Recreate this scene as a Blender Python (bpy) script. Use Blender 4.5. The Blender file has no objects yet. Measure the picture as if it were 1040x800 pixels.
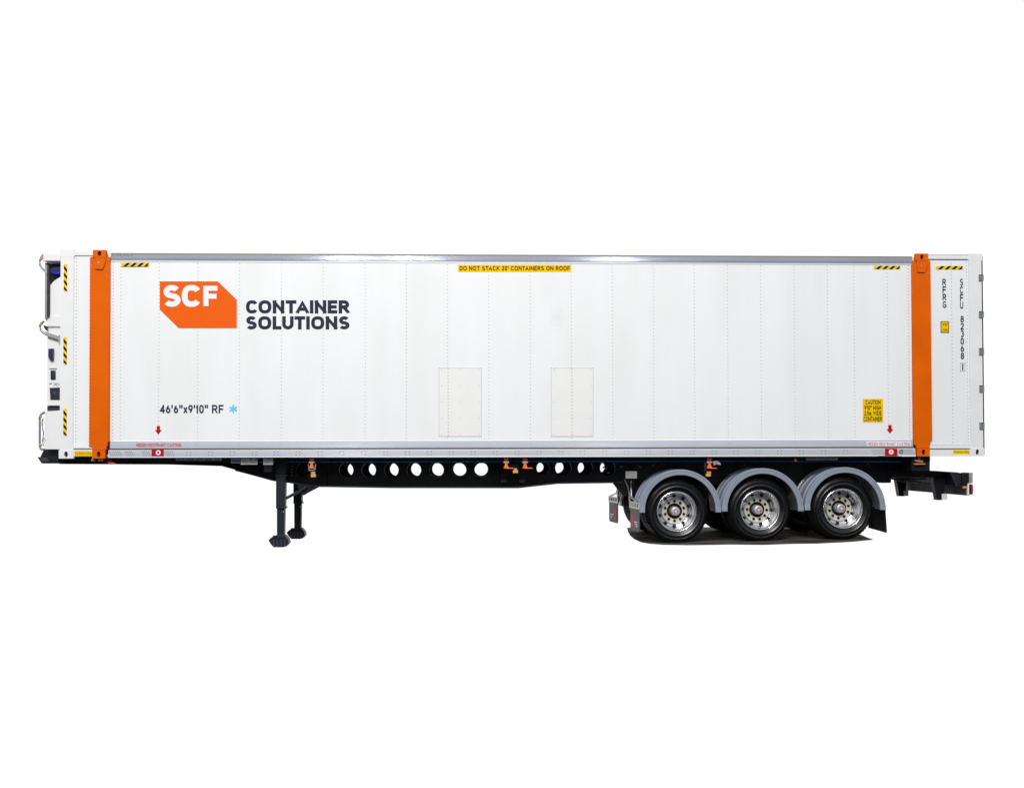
import bpy, bmesh, math, random
from mathutils import Vector, Matrix
random.seed(4)
SC = bpy.context.scene
COL = SC.collection
PI = math.pi

# ------------------------------------------------------------------ camera
F_PX, CX, CZ, PSI, TH, RHO, SY = 1081.30, 5.3719, 1.3198, 0.035689, 0.018574, -0.002375, -39.92
CAMD = 15.5
_f = Vector((math.sin(PSI)*math.cos(TH), math.cos(PSI)*math.cos(TH), math.sin(TH)))
_r0 = Vector((math.cos(PSI), -math.sin(PSI), 0)); _u0 = _r0.cross(_f)
_r = _r0*math.cos(RHO) + _u0*math.sin(RHO)
_u = -_r0*math.sin(RHO) + _u0*math.cos(RHO)
CAM_LOC = Vector((CX, -CAMD, CZ))
cd = bpy.data.cameras.new('camera'); cam = bpy.data.objects.new('camera', cd); COL.objects.link(cam)
M3 = Matrix((_r, _u, -_f)).transposed()
cam.matrix_world = Matrix.Translation(CAM_LOC) @ M3.to_4x4()
cd.sensor_width = 36; cd.lens = 36*F_PX/1040; cd.shift_y = -SY/1040
cd.clip_start = 0.1; cd.clip_end = 500
SC.camera = cam

def ray(px, py):
    return _f + _r*((px-520)/F_PX) + _u*((400-SY-py)/F_PX)
def K(px, py, y=0.0):
    """photo pixel -> (x, z) on the real plane y (the face that detail sits on)"""
    d = ray(px, py); t = (y+CAMD)/d.y
    p = CAM_LOC + d*t
    return (p.x, p.z)
def X(px, y=0.0, py=460): return K(px, py, y)[0]
def Z(py, px=520, y=0.0): return K(px, py, y)[1]
def slope(x): return 0.013*(x-8.45)          # the yard falls gently towards the nose
def G(px, py):
    d = ray(px, py); a = CAM_LOC
    t = (slope(a.x)-a.z)/(d.z-0.013*d.x)
    return (a.x+d.x*t, a.y+d.y*t)

# ------------------------------------------------------------------ light
w = bpy.data.worlds.new('World'); SC.world = w; w.use_nodes = True
nt = w.node_tree; N = nt.nodes; L = nt.links
bg = N['Background']
tc = N.new('ShaderNodeTexCoord'); sp = N.new('ShaderNodeSeparateXYZ'); L.new(tc.outputs['Generated'], sp.inputs[0])
def rng(src, a, b, t0=0.0, t1=1.0):
    m = N.new('ShaderNodeMapRange'); m.interpolation_type = 'SMOOTHSTEP'
    m.inputs[1].default_value = a; m.inputs[2].default_value = b; m.inputs[3].default_value = t0; m.inputs[4].default_value = t1
    L.new(src, m.inputs[0]); return m.outputs[0]
def mixc(fac, a, b):
    m = N.new('ShaderNodeMix'); m.data_type = 'RGBA'
    L.new(fac, m.inputs[0])
    for s, v in ((6, a), (7, b)):
        if isinstance(v, tuple): m.inputs[s].default_value = (*v, 1)
        else: L.new(v, m.inputs[s])
    return m.outputs[2]
back = rng(sp.outputs['Y'], -0.05, 0.12)                # white studio backdrop behind the trailer
up = rng(sp.outputs['Z'], -0.10, 0.02)                  # unseen tones added behind the camera: dark yard below, grey above
hi = rng(sp.outputs['Z'], 0.05, 0.55)
front = mixc(up, (0.035, 0.035, 0.04), mixc(hi, (0.26, 0.28, 0.31), (0.62, 0.65, 0.70)))
L.new(mixc(back, front, (1.0, 1.0, 1.0)), bg.inputs['Color']); bg.inputs['Strength'].default_value = 1.06
def area(name, loc, target, sx, sy_, power, col=(1, 1, 1)):
    d = bpy.data.lights.new(name, 'AREA'); d.shape = 'RECTANGLE'; d.size = sx; d.size_y = sy_; d.energy = power; d.color = col
    o = bpy.data.objects.new(name, d); COL.objects.link(o); o.location = loc
    o.rotation_euler = (Vector(target)-Vector(loc)).to_track_quat('-Z', 'Y').to_euler(); return o
area('added_softlight', (3.2, -24, 18.0), (5.6, 0, 2.2), 9, 5, 6600, (1, 0.985, 0.965))  # unseen key light added to brighten the container side
area('added_softlight', (-3.0, -14, 12.0), (3.5, 0, 2.6), 4, 4, 380, (1, 0.99, 0.975))  # unseen weaker fill added from the left
for lx, lz in ((1.75, 7.0), (3.6, 7.0), (9.4, 7.0)):     # unseen small lamps set high to put glints on the rails
    area('glint_lamp', (lx, -15.0, lz), (lx+1.0, 0, 3.5), 0.4, 0.4, 42, (1, 0.97, 0.92))
for lx in (1.9, 9.0):                                   # unseen low lamps added for glints on the bottom rails
    area('glint_lamp', (lx, -15.0, 1.95), (lx+1.0, 0, 1.6), 0.35, 0.35, 16, (1, 0.97, 0.92))
SC.view_settings.view_transform = 'Standard'; SC.view_settings.look = 'None'
SC.view_settings.exposure = 0; SC.view_settings.gamma = 1
SC.render.engine = 'CYCLES'; SC.cycles.max_bounces = 8

# ------------------------------------------------------------------ materials
def mat(name, col, rough=0.5, metal=0.0, spec=0.5, noise=0.0, nscale=4.0, bump=0.0, bscale=20.0, coat=0.0, rnoise=0.0, stretch=(1, 1, 1), col2=None):
    m = bpy.data.materials.new(name); m.use_nodes = True; t = m.node_tree; b = t.nodes['Principled BSDF']
    b.inputs['Base Color'].default_value = (*col, 1); b.inputs['Roughness'].default_value = rough
    b.inputs['Metallic'].default_value = metal; b.inputs['Specular IOR Level'].default_value = spec
    b.inputs['Coat Weight'].default_value = coat; b.inputs['Coat Roughness'].default_value = 0.08
    if noise or bump or rnoise:
        c = t.nodes.new('ShaderNodeTexCoord'); mp = t.nodes.new('ShaderNodeMapping'); mp.inputs['Scale'].default_value = stretch
        t.links.new(c.outputs['Object'], mp.inputs[0])
        n = t.nodes.new('ShaderNodeTexNoise'); n.inputs['Scale'].default_value = nscale; n.inputs['Detail'].default_value = 6
        t.links.new(mp.outputs[0], n.inputs['Vector'])
        if noise:
            x = t.nodes.new('ShaderNodeMix'); x.data_type = 'RGBA'
            r = t.nodes.new('ShaderNodeMapRange'); r.inputs[1].default_value = 0.35; r.inputs[2].default_value = 0.7
            t.links.new(n.outputs['Fac'], r.inputs[0]); t.links.new(r.outputs[0], x.inputs[0])
            x.inputs[6].default_value = (*col, 1)
            c2 = col2 if col2 else tuple(v*(1-noise) for v in col); x.inputs[7].default_value = (*c2, 1)
            t.links.new(x.outputs[2], b.inputs['Base Color'])
        if rnoise:
            r = t.nodes.new('ShaderNodeMapRange'); r.inputs[1].default_value = 0.3; r.inputs[2].default_value = 0.75
            r.inputs[3].default_value = rough; r.inputs[4].default_value = min(1, rough+rnoise)
            t.links.new(n.outputs['Fac'], r.inputs[0]); t.links.new(r.outputs[0], b.inputs['Roughness'])
        if bump:
            n2 = t.nodes.new('ShaderNodeTexNoise'); n2.inputs['Scale'].default_value = bscale; n2.inputs['Detail'].default_value = 3
            t.links.new(mp.outputs[0], n2.inputs['Vector'])
            bp = t.nodes.new('ShaderNodeBump'); bp.inputs['Strength'].default_value = bump; bp.inputs['Distance'].default_value = 0.01
            t.links.new(n2.outputs['Fac'], bp.inputs['Height']); t.links.new(bp.outputs[0], b.inputs['Normal'])
    return m
M = {}
M['panel'] = mat('white_panel', (0.815, 0.825, 0.83), 0.42, spec=0.3, noise=0.05, nscale=1.1, bump=0.13, bscale=1.4, col2=(0.778, 0.79, 0.784), stretch=(1.8, 1, 0.35))
def stain(m, c, rad, col, amount):
    """one faint hand smudge: a soft blotch with a noisy edge at object point c"""
    t = m.node_tree; b = t.nodes['Principled BSDF']; src = b.inputs['Base Color'].links[0].from_socket
    tc_ = t.nodes.new('ShaderNodeTexCoord'); mp = t.nodes.new('ShaderNodeMapping'); mp.vector_type = 'POINT'
    mp.inputs['Scale'].default_value = (1/rad[0], 1/rad[1], 1/rad[2]); mp.inputs['Location'].default_value = (-c[0]/rad[0], -c[1]/rad[1], -c[2]/rad[2])
    t.links.new(tc_.outputs['Object'], mp.inputs[0])
    ln = t.nodes.new('ShaderNodeVectorMath'); ln.operation = 'LENGTH'; t.links.new(mp.outputs[0], ln.inputs[0])
    r = t.nodes.new('ShaderNodeMapRange'); r.interpolation_type = 'SMOOTHSTEP'
    r.inputs[1].default_value = 1; r.inputs[2].default_value = 0.1; r.inputs[3].default_value = 0; r.inputs[4].default_value = amount
    t.links.new(ln.outputs['Value'], r.inputs[0])
    nz = t.nodes.new('ShaderNodeTexNoise'); nz.inputs['Scale'].default_value = 9; nz.inputs['Detail'].default_value = 5; t.links.new(tc_.outputs['Object'], nz.inputs['Vector'])
    mu = t.nodes.new('ShaderNodeMath'); mu.operation = 'MULTIPLY'; t.links.new(r.outputs[0], mu.inputs[0]); t.links.new(nz.outputs['Fac'], mu.inputs[1])
    x = t.nodes.new('ShaderNodeMix'); x.data_type = 'RGBA'; t.links.new(mu.outputs[0], x.inputs[0]); t.links.new(src, x.inputs[6]); x.inputs[7].default_value = (*col, 1)
    t.links.new(x.outputs[2], b.inputs['Base Color'])
_o = (5.9, 0, 1.26)            # the container's own origin
for px_, py_, rx_, rz_, am in ((566, 322, .17, .30, .30), (560, 285, .28, .5, .16), (430, 285, .5, .6, .14), (345, 300, .35, .7, .10), (835, 285, .20, .6, .16), (262, 275, .3, .35, .10)):
    q_ = K(px_, py_); stain(M['panel'], (q_[0]-_o[0], 0, q_[1]-_o[2]), (rx_, 5, rz_), (0.50, 0.49, 0.46), am)
M['white'] = mat('white_paint', (0.80, 0.80, 0.80), 0.35, noise=0.05, nscale=3.0, rnoise=0.1)
M['hatch'] = mat('hatch_white', (0.80, 0.80, 0.785), 0.4, noise=0.03, nscale=3)
M['cream'] = mat('sealant_line', (0.50, 0.47, 0.40), 0.6)
M['rivet'] = mat('rivet_grey', (0.42, 0.43, 0.455), 0.6, spec=0.1)
M['rivet_alu'] = mat('rivet_on_rail', (0.16, 0.155, 0.16), 0.6, spec=0.2)
M['alu'] = mat('aluminium_rail', (0.66, 0.685, 0.755), 0.18, metal=0.35, noise=0.12, nscale=2.0, rnoise=0.10, stretch=(0.35, 1, 4))
M['alu_top'] = mat('aluminium_top_rail', (0.50, 0.53, 0.61), 0.13, metal=0.55, noise=0.2, nscale=2.0, rnoise=0.05, stretch=(0.3, 1, 5))
M['alu_edge'] = mat('aluminium_edge', (0.74, 0.76, 0.80), 0.4, metal=0.2)
M['seam'] = mat('rail_seam', (0.20, 0.17, 0.14), 0.7)
M['orange'] = mat('orange_paint', (0.74, 0.120, 0.0), 0.55, spec=0.08, noise=0.12, nscale=2.0, bump=0.15, bscale=30)
M['scuff'] = mat('scuffed_paint', (0.55, 0.30, 0.17), 0.6, spec=0.1)
M['orange2'] = mat('orange_print', (0.80, 0.112, 0.004), 0.55, spec=0.08)
M['navy'] = mat('dark_blue_print', (0.026, 0.031, 0.052), 0.6, spec=0.08)
M['printwhite'] = mat('white_print', (0.80, 0.81, 0.84), 0.5, spec=0.2)
M['sky'] = mat('light_blue_print', (0.12, 0.55, 0.85), 0.4)
M['yellow'] = mat('yellow_sticker', (0.88, 0.55, 0.0), 0.55, spec=0.08)
M['black'] = mat('black_print', (0.010, 0.009, 0.012), 0.6, spec=0.05)
M['olive'] = mat('brown_print', (0.16, 0.08, 0.003), 0.6, spec=0.05)
M['red'] = mat('red_sticker', (0.46, 0.004, 0.008), 0.55, spec=0.1)
M['redtext'] = mat('red_print', (0.62, 0.03, 0.05), 0.55, spec=0.1)
M['grey_text'] = mat('charcoal_print', (0.04, 0.042, 0.05), 0.6, spec=0.05)
M['hole'] = mat('dark_recess', (0.018, 0.013, 0.010), 0.8, spec=0.1)
M['steel'] = mat('black_chassis', (0.0075, 0.0078, 0.010), 0.42, spec=0.22, noise=0.3, nscale=5, rnoise=0.2)
M['flange'] = mat('chassis_flange', (0.040, 0.044, 0.066), 0.4, spec=0.5, noise=0.3, nscale=4)
M['leg'] = mat('leg_blue_black', (0.013, 0.0155, 0.024), 0.45, spec=0.3, noise=0.25, nscale=6, bump=0.2, bscale=30)
M['dusty'] = mat('dusty_steel', (0.055, 0.048, 0.048), 0.7, spec=0.2, noise=0.5, nscale=7)
M['rubber'] = mat('tyre_rubber', (0.0036, 0.0036, 0.004), 0.20, spec=0.5, noise=0.3, nscale=9, rnoise=0.18, bump=0.06, bscale=40)
M['tread'] = mat('tyre_tread', (0.010, 0.0095, 0.009), 0.7, spec=0.15, noise=0.4, nscale=12, bump=0.3, bscale=30)
M['chrome'] = mat('polished_alloy', (0.88, 0.89, 0.91), 0.15, metal=1.0, rnoise=0.05)
M['disc'] = mat('satin_disc', (0.66, 0.61, 0.53), 0.42, metal=0.3, noise=0.15, nscale=12)
M['hub'] = mat('hub_grey', (0.52, 0.53, 0.56), 0.38, metal=0.4, noise=0.2, nscale=20)
M['fender'] = mat('grey_blue_plastic', (0.27, 0.30, 0.365), 0.20, spec=0.6, noise=0.12, nscale=4, rnoise=0.12)
M['flap'] = mat('flap_rubber', (0.050, 0.050, 0.052), 0.6, noise=0.3, nscale=10)
M['flapblack'] = mat('rear_flap_rubber', (0.009, 0.009, 0.010), 0.5, spec=0.3)
M['galv'] = mat('galvanised_steel', (0.50, 0.49, 0.47), 0.42, metal=0.6, noise=0.35, nscale=14)
M['plate'] = mat('grey_plate', (0.24, 0.25, 0.27), 0.4, metal=0.3, noise=0.25, nscale=18)
M['darkplate'] = mat('dark_plate', (0.035, 0.037, 0.045), 0.4)
M['blueplate'] = mat('blue_plate', (0.02, 0.06, 0.22), 0.4)
M['bluepipe'] = mat('blue_air_line', (0.0, 0.26, 0.75), 0.5)
M['redknob'] = mat('red_knob', (0.80, 0.05, 0.01), 0.35)
M['orangelock'] = mat('orange_lock', (0.90, 0.17, 0.01), 0.4)
M['amber'] = mat('amber_lens', (0.90, 0.34, 0.0), 0.25)
M['blue'] = mat('blue_gloss', (0.010, 0.012, 0.50), 0.25, coat=0.5)
M['grey'] = mat('mid_grey', (0.34, 0.33, 0.32), 0.5, noise=0.2, nscale=10)
M['darkgrey'] = mat('dark_grey_plastic', (0.040, 0.042, 0.050), 0.5, spec=0.2, noise=0.3, nscale=10)
M['boxdark'] = mat('dark_control', (0.018, 0.018, 0.026), 0.35)
M['green'] = mat('green_print', (0.15, 0.5, 0.08), 0.5)
M['gold'] = mat('gold_fitting', (0.60, 0.36, 0.03), 0.4, metal=0.3)
M['shadowed_asphalt'] = mat('shadowed_asphalt', (0.007, 0.0065, 0.007), 0.8, spec=0.1, noise=0.9, nscale=4.0, bump=0.5, bscale=35, col2=(0.15, 0.135, 0.125), stretch=(0.35, 1.8, 1))  # trailer shadow put into the near-black base colour

# ------------------------------------------------------------------ mesh helpers
class MB:
    def __init__(s): s.v = []; s.f = []; s.m = []
    def add(s, vs, fs, m=0):
        o = len(s.v); s.v += [tuple(p) for p in vs]; s.f += [tuple(o+i for i in f) for f in fs]; s.m += [m]*len(fs); return s
    def box(s, x0, x1, y0, y1, z0, z1, m=0):
        return s.add([(x, y, z) for x in (x0, x1) for y in (y0, y1) for z in (z0, z1)],
            [(0, 1, 3, 2), (4, 6, 7, 5), (0, 4, 5, 1), (2, 3, 7, 6), (0, 2, 6, 4), (1, 5, 7, 3)], m)
    def prism(s, poly, y0, y1, m=0):
        n = len(poly)
        return s.add([(x, y0, z) for x, z in poly]+[(x, y1, z) for x, z in poly],
            [tuple(range(n)), tuple(range(2*n-1, n-1, -1))]+[(i, (i+1) % n, n+(i+1) % n, n+i) for i in range(n)], m)
    def rect(s, px0, py0, px1, py1, y=0.0, th=0.002, m=0):
        """thin plate whose front face is on plane y"""
        return s.prism([K(px0, py1, y), K(px1, py1, y), K(px1, py0, y), K(px0, py0, y)], y, y+th, m)
    def poly(s, pts, y0, y1, m=0): return s.prism([K(a, b, y0) for a, b in pts], y0, y1, m)
    def tube(s, pts, r, n=8, m=0, caps=True):
        pts = [Vector(p) for p in pts]; rings = []
        for i, p in enumerate(pts):
            d = (pts[min(i+1, len(pts)-1)]-pts[max(i-1, 0)]).normalized()
            a = d.cross(Vector((0, 0, 1)))
            if a.length < 0.1: a = d.cross(Vector((0, 1, 0)))
            a.normalize(); b = d.cross(a)
            rr = r[i] if isinstance(r, (list, tuple)) else r
            rings.append([p+a*rr*math.cos(2*PI*k/n)+b*rr*math.sin(2*PI*k/n) for k in range(n)])
        vs = [q for g in rings for q in g]; fs = []
        for i in range(len(rings)-1):
            for k in range(n): fs.append((i*n+k, i*n+(k+1) % n, (i+1)*n+(k+1) % n, (i+1)*n+k))
        if caps: fs += [tuple(range(n)), tuple(range(len(vs)-1, len(vs)-n-1, -1))]
        return s.add(vs, fs, m)
    def lathe(s, c, prof, n=48, a0=0.0, a1=2*PI, m=0, closed=None):
        """profile [(r, y)] turned about the y axis through c=(x, y, z)"""
        full = abs(a1-a0-2*PI) < 1e-6; k = n if full else n+1; vs = []; fs = []
        for i in range(k):
            a = a0+(a1-a0)*i/n
            for r, y in prof: vs.append((c[0]+r*math.cos(a), c[1]+y, c[2]+r*math.sin(a)))
        P_ = len(prof)
        for i in range(n):
            j = (i+1) % k
            for q in range(P_-1): fs.append((i*P_+q, i*P_+q+1, j*P_+q+1, j*P_+q))
            if closed: fs.append((i*P_+P_-1, i*P_, j*P_, j*P_+P_-1))
        if closed and not full: fs += [tuple(range(P_)), tuple(range((k-1)*P_+P_-1, (k-1)*P_-1, -1))]
        return s.add(vs, fs, m)
    def cell(s, x0, x1, z0, z1, cx, cz, rx, rz, y0, y1, m=0, n=32):
        """a slab with one elliptical hole right through it"""
        hx, hz = [], []
        out = []; inn = []
        for i in range(n):
            a = 2*PI*(i+0.5)/n; c, q = math.cos(a), math.sin(a)
            tx = ((x1-cx) if c > 0 else (x0-cx))/c if abs(c) > 1e-9 else 1e9
            tz = ((z1-cz) if q > 0 else (z0-cz))/q if abs(q) > 1e-9 else 1e9
            t = min(tx, tz); out.append((cx+c*t, cz+q*t)); inn.append((cx+rx*c, cz+rz*q))
        # snap the nearest ring points to the four corners
        for X_, Z_ in ((x0, z0), (x0, z1), (x1, z0), (x1, z1)):
            i = min(range(n), key=lambda i: (out[i][0]-X_)**2+(out[i][1]-Z_)**2); out[i] = (X_, Z_)
        vs = [(p[0], y0, p[1]) for p in out]+[(p[0], y0, p[1]) for p in inn]+[(p[0], y1, p[1]) for p in out]+[(p[0], y1, p[1]) for p in inn]
        fs = []
        for i in range(n):
            j = (i+1) % n
            fs += [(i, j, n+j, n+i), (2*n+i, 3*n+i, 3*n+j, 2*n+j), (n+i, n+j, 3*n+j, 3*n+i), (i, 2*n+i, 2*n+j, j)]
        return s.add(vs, fs, m)
    def dome(s, x, z, y, r, h, m=0, n=6):
        vs = [(x+r*math.cos(2*PI*k/n), y, z+r*math.sin(2*PI*k/n)) for k in range(n)]
        vs += [(x+r*.55*math.cos(2*PI*k/n), y-h, z+r*.55*math.sin(2*PI*k/n)) for k in range(n)]
        return s.add(vs, [(k, (k+1) % n, n+(k+1) % n, n+k) for k in range(n)]+[tuple(range(n, 2*n))], m)
    def build(s, name, mats, parent=None, bevel=0.0, smooth=35, org=None, segs=2):
        me = bpy.data.meshes.new(name)
        o0 = Vector(org) if org else (Vector(parent['_org']) if parent is not None and '_org' in parent else Vector((0, 0, 0)))
        me.from_pydata([tuple(Vector(p)-o0) for p in s.v], [], s.f)
        if not isinstance(mats, (list, tuple)): mats = [mats]
        for q in mats: me.materials.append(M[q])
        me.polygons.foreach_set('material_index', s.m)
        b = bmesh.new(); b.from_mesh(me); bmesh.ops.recalc_face_normals(b, faces=b.faces); b.to_mesh(me); b.free()
        me.polygons.foreach_set('use_smooth', [True]*len(me.polygons))
        me.set_sharp_from_angle(angle=math.radians(smooth))
        o = bpy.data.objects.new(name, me); COL.objects.link(o)
        if parent is not None: o.parent = parent; o['_org'] = tuple(o0)
        if bevel:
            md = o.modifiers.new('bevel', 'BEVEL'); md.width = bevel; md.segments = segs; md.limit_method = 'ANGLE'; md.angle_limit = math.radians(40)
        return o
def empty(name, loc, parent=None):
    o = bpy.data.objects.new(name, None); COL.objects.link(o)
    if parent is not None:
        o.parent = parent; o.location = Vector(loc)-Vector(parent['_org'])
    else: o.location = loc
    o['_org'] = tuple(loc); return o
def txt(s, box, y, material, parent, name='lettering', bold=0.0, res=3, space=1.0):
    """writing fitted into the pixel box on plane y, as a thin raised print"""
    c = bpy.data.curves.new('t', 'FONT'); c.body = s; c.offset = bold; c.resolution_u = res; c.space_character = space
    o = bpy.data.objects.new('t', c); COL.objects.link(o)
    dg = bpy.context.evaluated_depsgraph_get(); me = bpy.data.meshes.new_from_object(o.evaluated_get(dg))
    bpy.data.objects.remove(o)
    xs = [v.co.x for v in me.vertices]; ys = [v.co.y for v in me.vertices]
    a, b_, c_, d_ = min(xs), max(xs), min(ys), max(ys)
    x0, y0, x1, y1 = box; mb = MB(); vs = []
    for v in me.vertices:
        px = x0+(x1-x0)*(v.co.x-a)/(b_-a); py = y1+(y0-y1)*(v.co.y-c_)/(d_-c_)
        q = K(px, py, y); vs.append((q[0], y, q[1]))
    mb.add(vs, [tuple(p.vertices) for p in me.polygons])
    bpy.data.meshes.remove(me)
    return mb.build(name, material, parent)

# ---- a stroke alphabet: every glyph is a set of centre lines in a unit box
def _arc(cx, cy, rx, ry, a0, a1, n=14):
    return [(cx+rx*math.cos(math.radians(a0+(a1-a0)*i/n)), cy+ry*math.sin(math.radians(a0+(a1-a0)*i/n))) for i in range(n+1)]
def _so(n=36, e=0.80):
    o = []
    for i in range(n):
        a = 2*PI*i/n; c, q = math.cos(a), math.sin(a)
        o.append((.5+.5*math.copysign(abs(c)**e, c), .5+.5*math.copysign(abs(q)**e, q)))
    return o
def _sc(a0, a1, n=30, e=0.80):
    o = []
    for i in range(n+1):
        a = math.radians(a0+(a1-a0)*i/n); c, q = math.cos(a), math.sin(a)
        o.append((.5+.5*math.copysign(abs(c)**e, c), .5+.5*math.copysign(abs(q)**e, q)))
    return o
_S = _arc(.50, .755, .46, .245, 28, 245, 16)+_arc(.50, .25, .50, .25, 62, -150, 16)
GL = {'A': (.92, ['|0,0 .5,1 1,0', '-.2,.27 .8,.27']), 'B': (.75, ['|0,0 0,1', ('o', [(0, 1), (.55, 1)]+_arc(.55, .76, .4, .24, 90, -90, 8)+[(0, .52)]), ('o', [(.5, .52)]+_arc(.55, .26, .45, .26, 90, -90, 8)+[(0, 0)])]),
 'C': (.86, [('o', _sc(34, 326))]), 'D': (.82, ['|0,0 0,1', ('o', [(0, 1), (.4, 1)]+_arc(.4, .5, .6, .5, 90, -90, 14)+[(0, 0)])]),
 'E': (.68, ['|0,0 0,1', '-0,1 1,1', '-0,.5 .9,.5', '-0,0 1,0']), 'F': (.66, ['|0,0 0,1', '-0,1 1,1', '-0,.48 .9,.48']),
 'G': (.86, [('o', _sc(40, 340)), '-.55,.45 1,.45', '|1,.18 1,.45']), 'H': (.80, ['|0,0 0,1', '|1,0 1,1', '-0,.5 1,.5']),
 'I': (.0, ['|.5,0 .5,1']), 'K': (.8, ['|0,0 0,1', '|1,1 .05,.42', '|.3,.55 1,0']), 'L': (.62, ['|0,0 0,1', '-0,0 1,0']),
 'M': (.95, ['|0,0 0,1', '|0,1 .5,.2 1,1', '|1,1 1,0']), 'N': (.82, ['|0,0 0,1', '|0,1 1,0', '|1,0 1,1']), 'O': (.92, [('c', _so())]), '0': (.62, [('c', _so())]),
 'R': (.76, ['|0,0 0,1', ('o', [(0, 1), (.55, 1)]+_arc(.55, .74, .42, .26, 90, -90, 8)+[(0, .48)]), '|.5,.46 1,0']), 'S': (.76, [('o', _S)]),
 'T': (.76, ['|.5,0 .5,1', '-0,1 1,1']), 'U': (.80, [('o', [(0, 1), (0, .35)]+_arc(.5, .35, .5, .35, 180, 360, 12)+[(1, 1)])]),
 'W': (1.2, ['|0,1 .25,0 .5,.9 .75,0 1,1']), '1': (.30, ['|.8,0 .8,1', '|.8,1 .0,.78']), '2': (.62, [('o', _arc(.5, .72, .48, .28, 165, -25, 12)+[(0, 0)]), '-0,0 1,0']),
 '3': (.62, [('o', _arc(.48, .745, .46, .255, 150, -90, 12)), ('o', _arc(.48, .255, .5, .255, 90, -150, 12))]), '4': (.68, ['|.75,0 .75,1', '|.75,1 0,.25', '-0,.25 1,.25']),
 '5': (.62, ['-.1,1 .9,1', '|.1,1 .05,.52', ('o', [(.05, .52)]+_arc(.46, .33, .5, .33, 110, -150, 14))]), '6': (.62, [('c', _arc(.5, .30, .5, .30, 0, 348, 20)), ('o', [(.04, .40), (.25, .72), (.62, 1)])]),
 '8': (.62, [('c', _arc(.5, .76, .43, .24, 0, 345, 18)), ('c', _arc(.5, .26, .5, .26, 0, 345, 18))]), '9': (.62, [('c', _arc(.5, .70, .5, .30, 0, 348, 20)), ('o', [(.96, .60), (.75, .28), (.38, 0)])]),
 "'": (.02, ['|.5,.74 .5,1']), '"': (.46, ['|0,.74 0,1', '|1,.74 1,1']), '.': (.0, ['|.5,0 .5,.02']), 'x': (.52, ['|0,0 1,.66', '|0,.66 1,0']),
 'm': (.85, ['|0,0 0,.62', ('o', [(0, .5), (.25, .64), (.5, .5), (.5, 0)]), ('o', [(.5, .5), (.75, .64), (1, .5), (1, 0)])]), ' ': (.28, [])}
def sans(s, box, y, material, parent, name='lettering', t=0.18, gap=0.12, stack=None):
    """writing drawn with the stroke alphabet, fitted into the pixel box; t = stroke / height"""
    quads = []; cur = 0.0; lay = 0; KERN = {'CO': .07, 'TA': .13, 'LU': .05, 'UT': .04, 'TI': .03, 'OL': .0, 'AI': .03, 'RF': -.02}
    for ci, ch in enumerate(s):
        wd, st = GL[ch]; w_ = wd+t*0.35 if wd > 0 else 0.0; w_ = max(wd, 0.0)
        W2 = max(w_, t)                        # glyph width incl. stroke
        for q in st:
            if isinstance(q, str):
                kind = q[0]; P_ = [tuple(float(v) for v in a.split(',')) for a in q[1:].split()]
            else: kind, P_ = q
            P_ = [(cur+t/2+a*(W2-t), t/2+b*(1-t)) for a, b in P_]
            closed = kind == 'c'
            if kind in '|-':
                def ex(a, b, k):
                    L_ = math.hypot(a[0]-b[0], a[1]-b[1]); return (a[0]+(a[0]-b[0])/L_*k, a[1]+(a[1]-b[1])/L_*k)
                P_[0] = ex(P_[0], P_[1], t*0.5); P_[-1] = ex(P_[-1], P_[-2], t*0.5)
            elif kind == 'o':
                for i0, i1 in ((0, 1), (-1, -2)):
                    if abs(P_[i0][0]-P_[i1][0]) < 1e-6: P_[i0] = (P_[i0][0], P_[i0][1]+math.copysign(t/2, P_[i0][1]-P_[i1][1]))
            n = len(P_); Lft = []; Rgt = []
            for i in range(n):
                a = P_[i-1] if (i or closed) else P_[i]; b = P_[(i+1) % n] if (i < n-1 or closed) else P_[i]
                c = P_[i]
                def un(u, v):
                    L_ = math.hypot(v[0]-u[0], v[1]-u[1]); return ((v[0]-u[0])/L_, (v[1]-u[1])/L_) if L_ > 1e-9 else None
                d1 = un(a, c); d2 = un(c, b); d1 = d1 or d2; d2 = d2 or d1
                nx, ny = -(d1[1]+d2[1]), d1[0]+d2[0]; L_ = math.hypot(nx, ny) or 1; nx /= L_; ny /= L_
                k = t/2/max(0.45, nx*(-d1[1])+ny*d1[0])
                Lft.append((c[0]+nx*k, c[1]+ny*k)); Rgt.append((c[0]-nx*k, c[1]-ny*k))
            cl = (lambda p: (p[0], min(max(p[1], 0.0), 1.0)))
            for i in range(n if closed else n-1):
                j = (i+1) % n; quads.append(([cl(Lft[i]), cl(Lft[j]), cl(Rgt[j]), cl(Rgt[i])], lay))
            lay = (lay+1) % 4
        cur += W2+gap-KERN.get(s[ci:ci+2], 0)
    total = cur-gap; x0, y0, x1, y1 = box; mb = MB()
    for q, l in quads:
        vs = []
        for a, b in q:
            k = K(x0+(x1-x0)*a/total, y1+(y0-y1)*b, y); vs.append((k[0], y-0.0003*l, k[1]))
        mb.add(vs, [(0, 1, 2, 3)])
    if stack is not None: stack.add(mb.v, mb.f); return stack
    return mb.build(name, material, parent)

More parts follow.
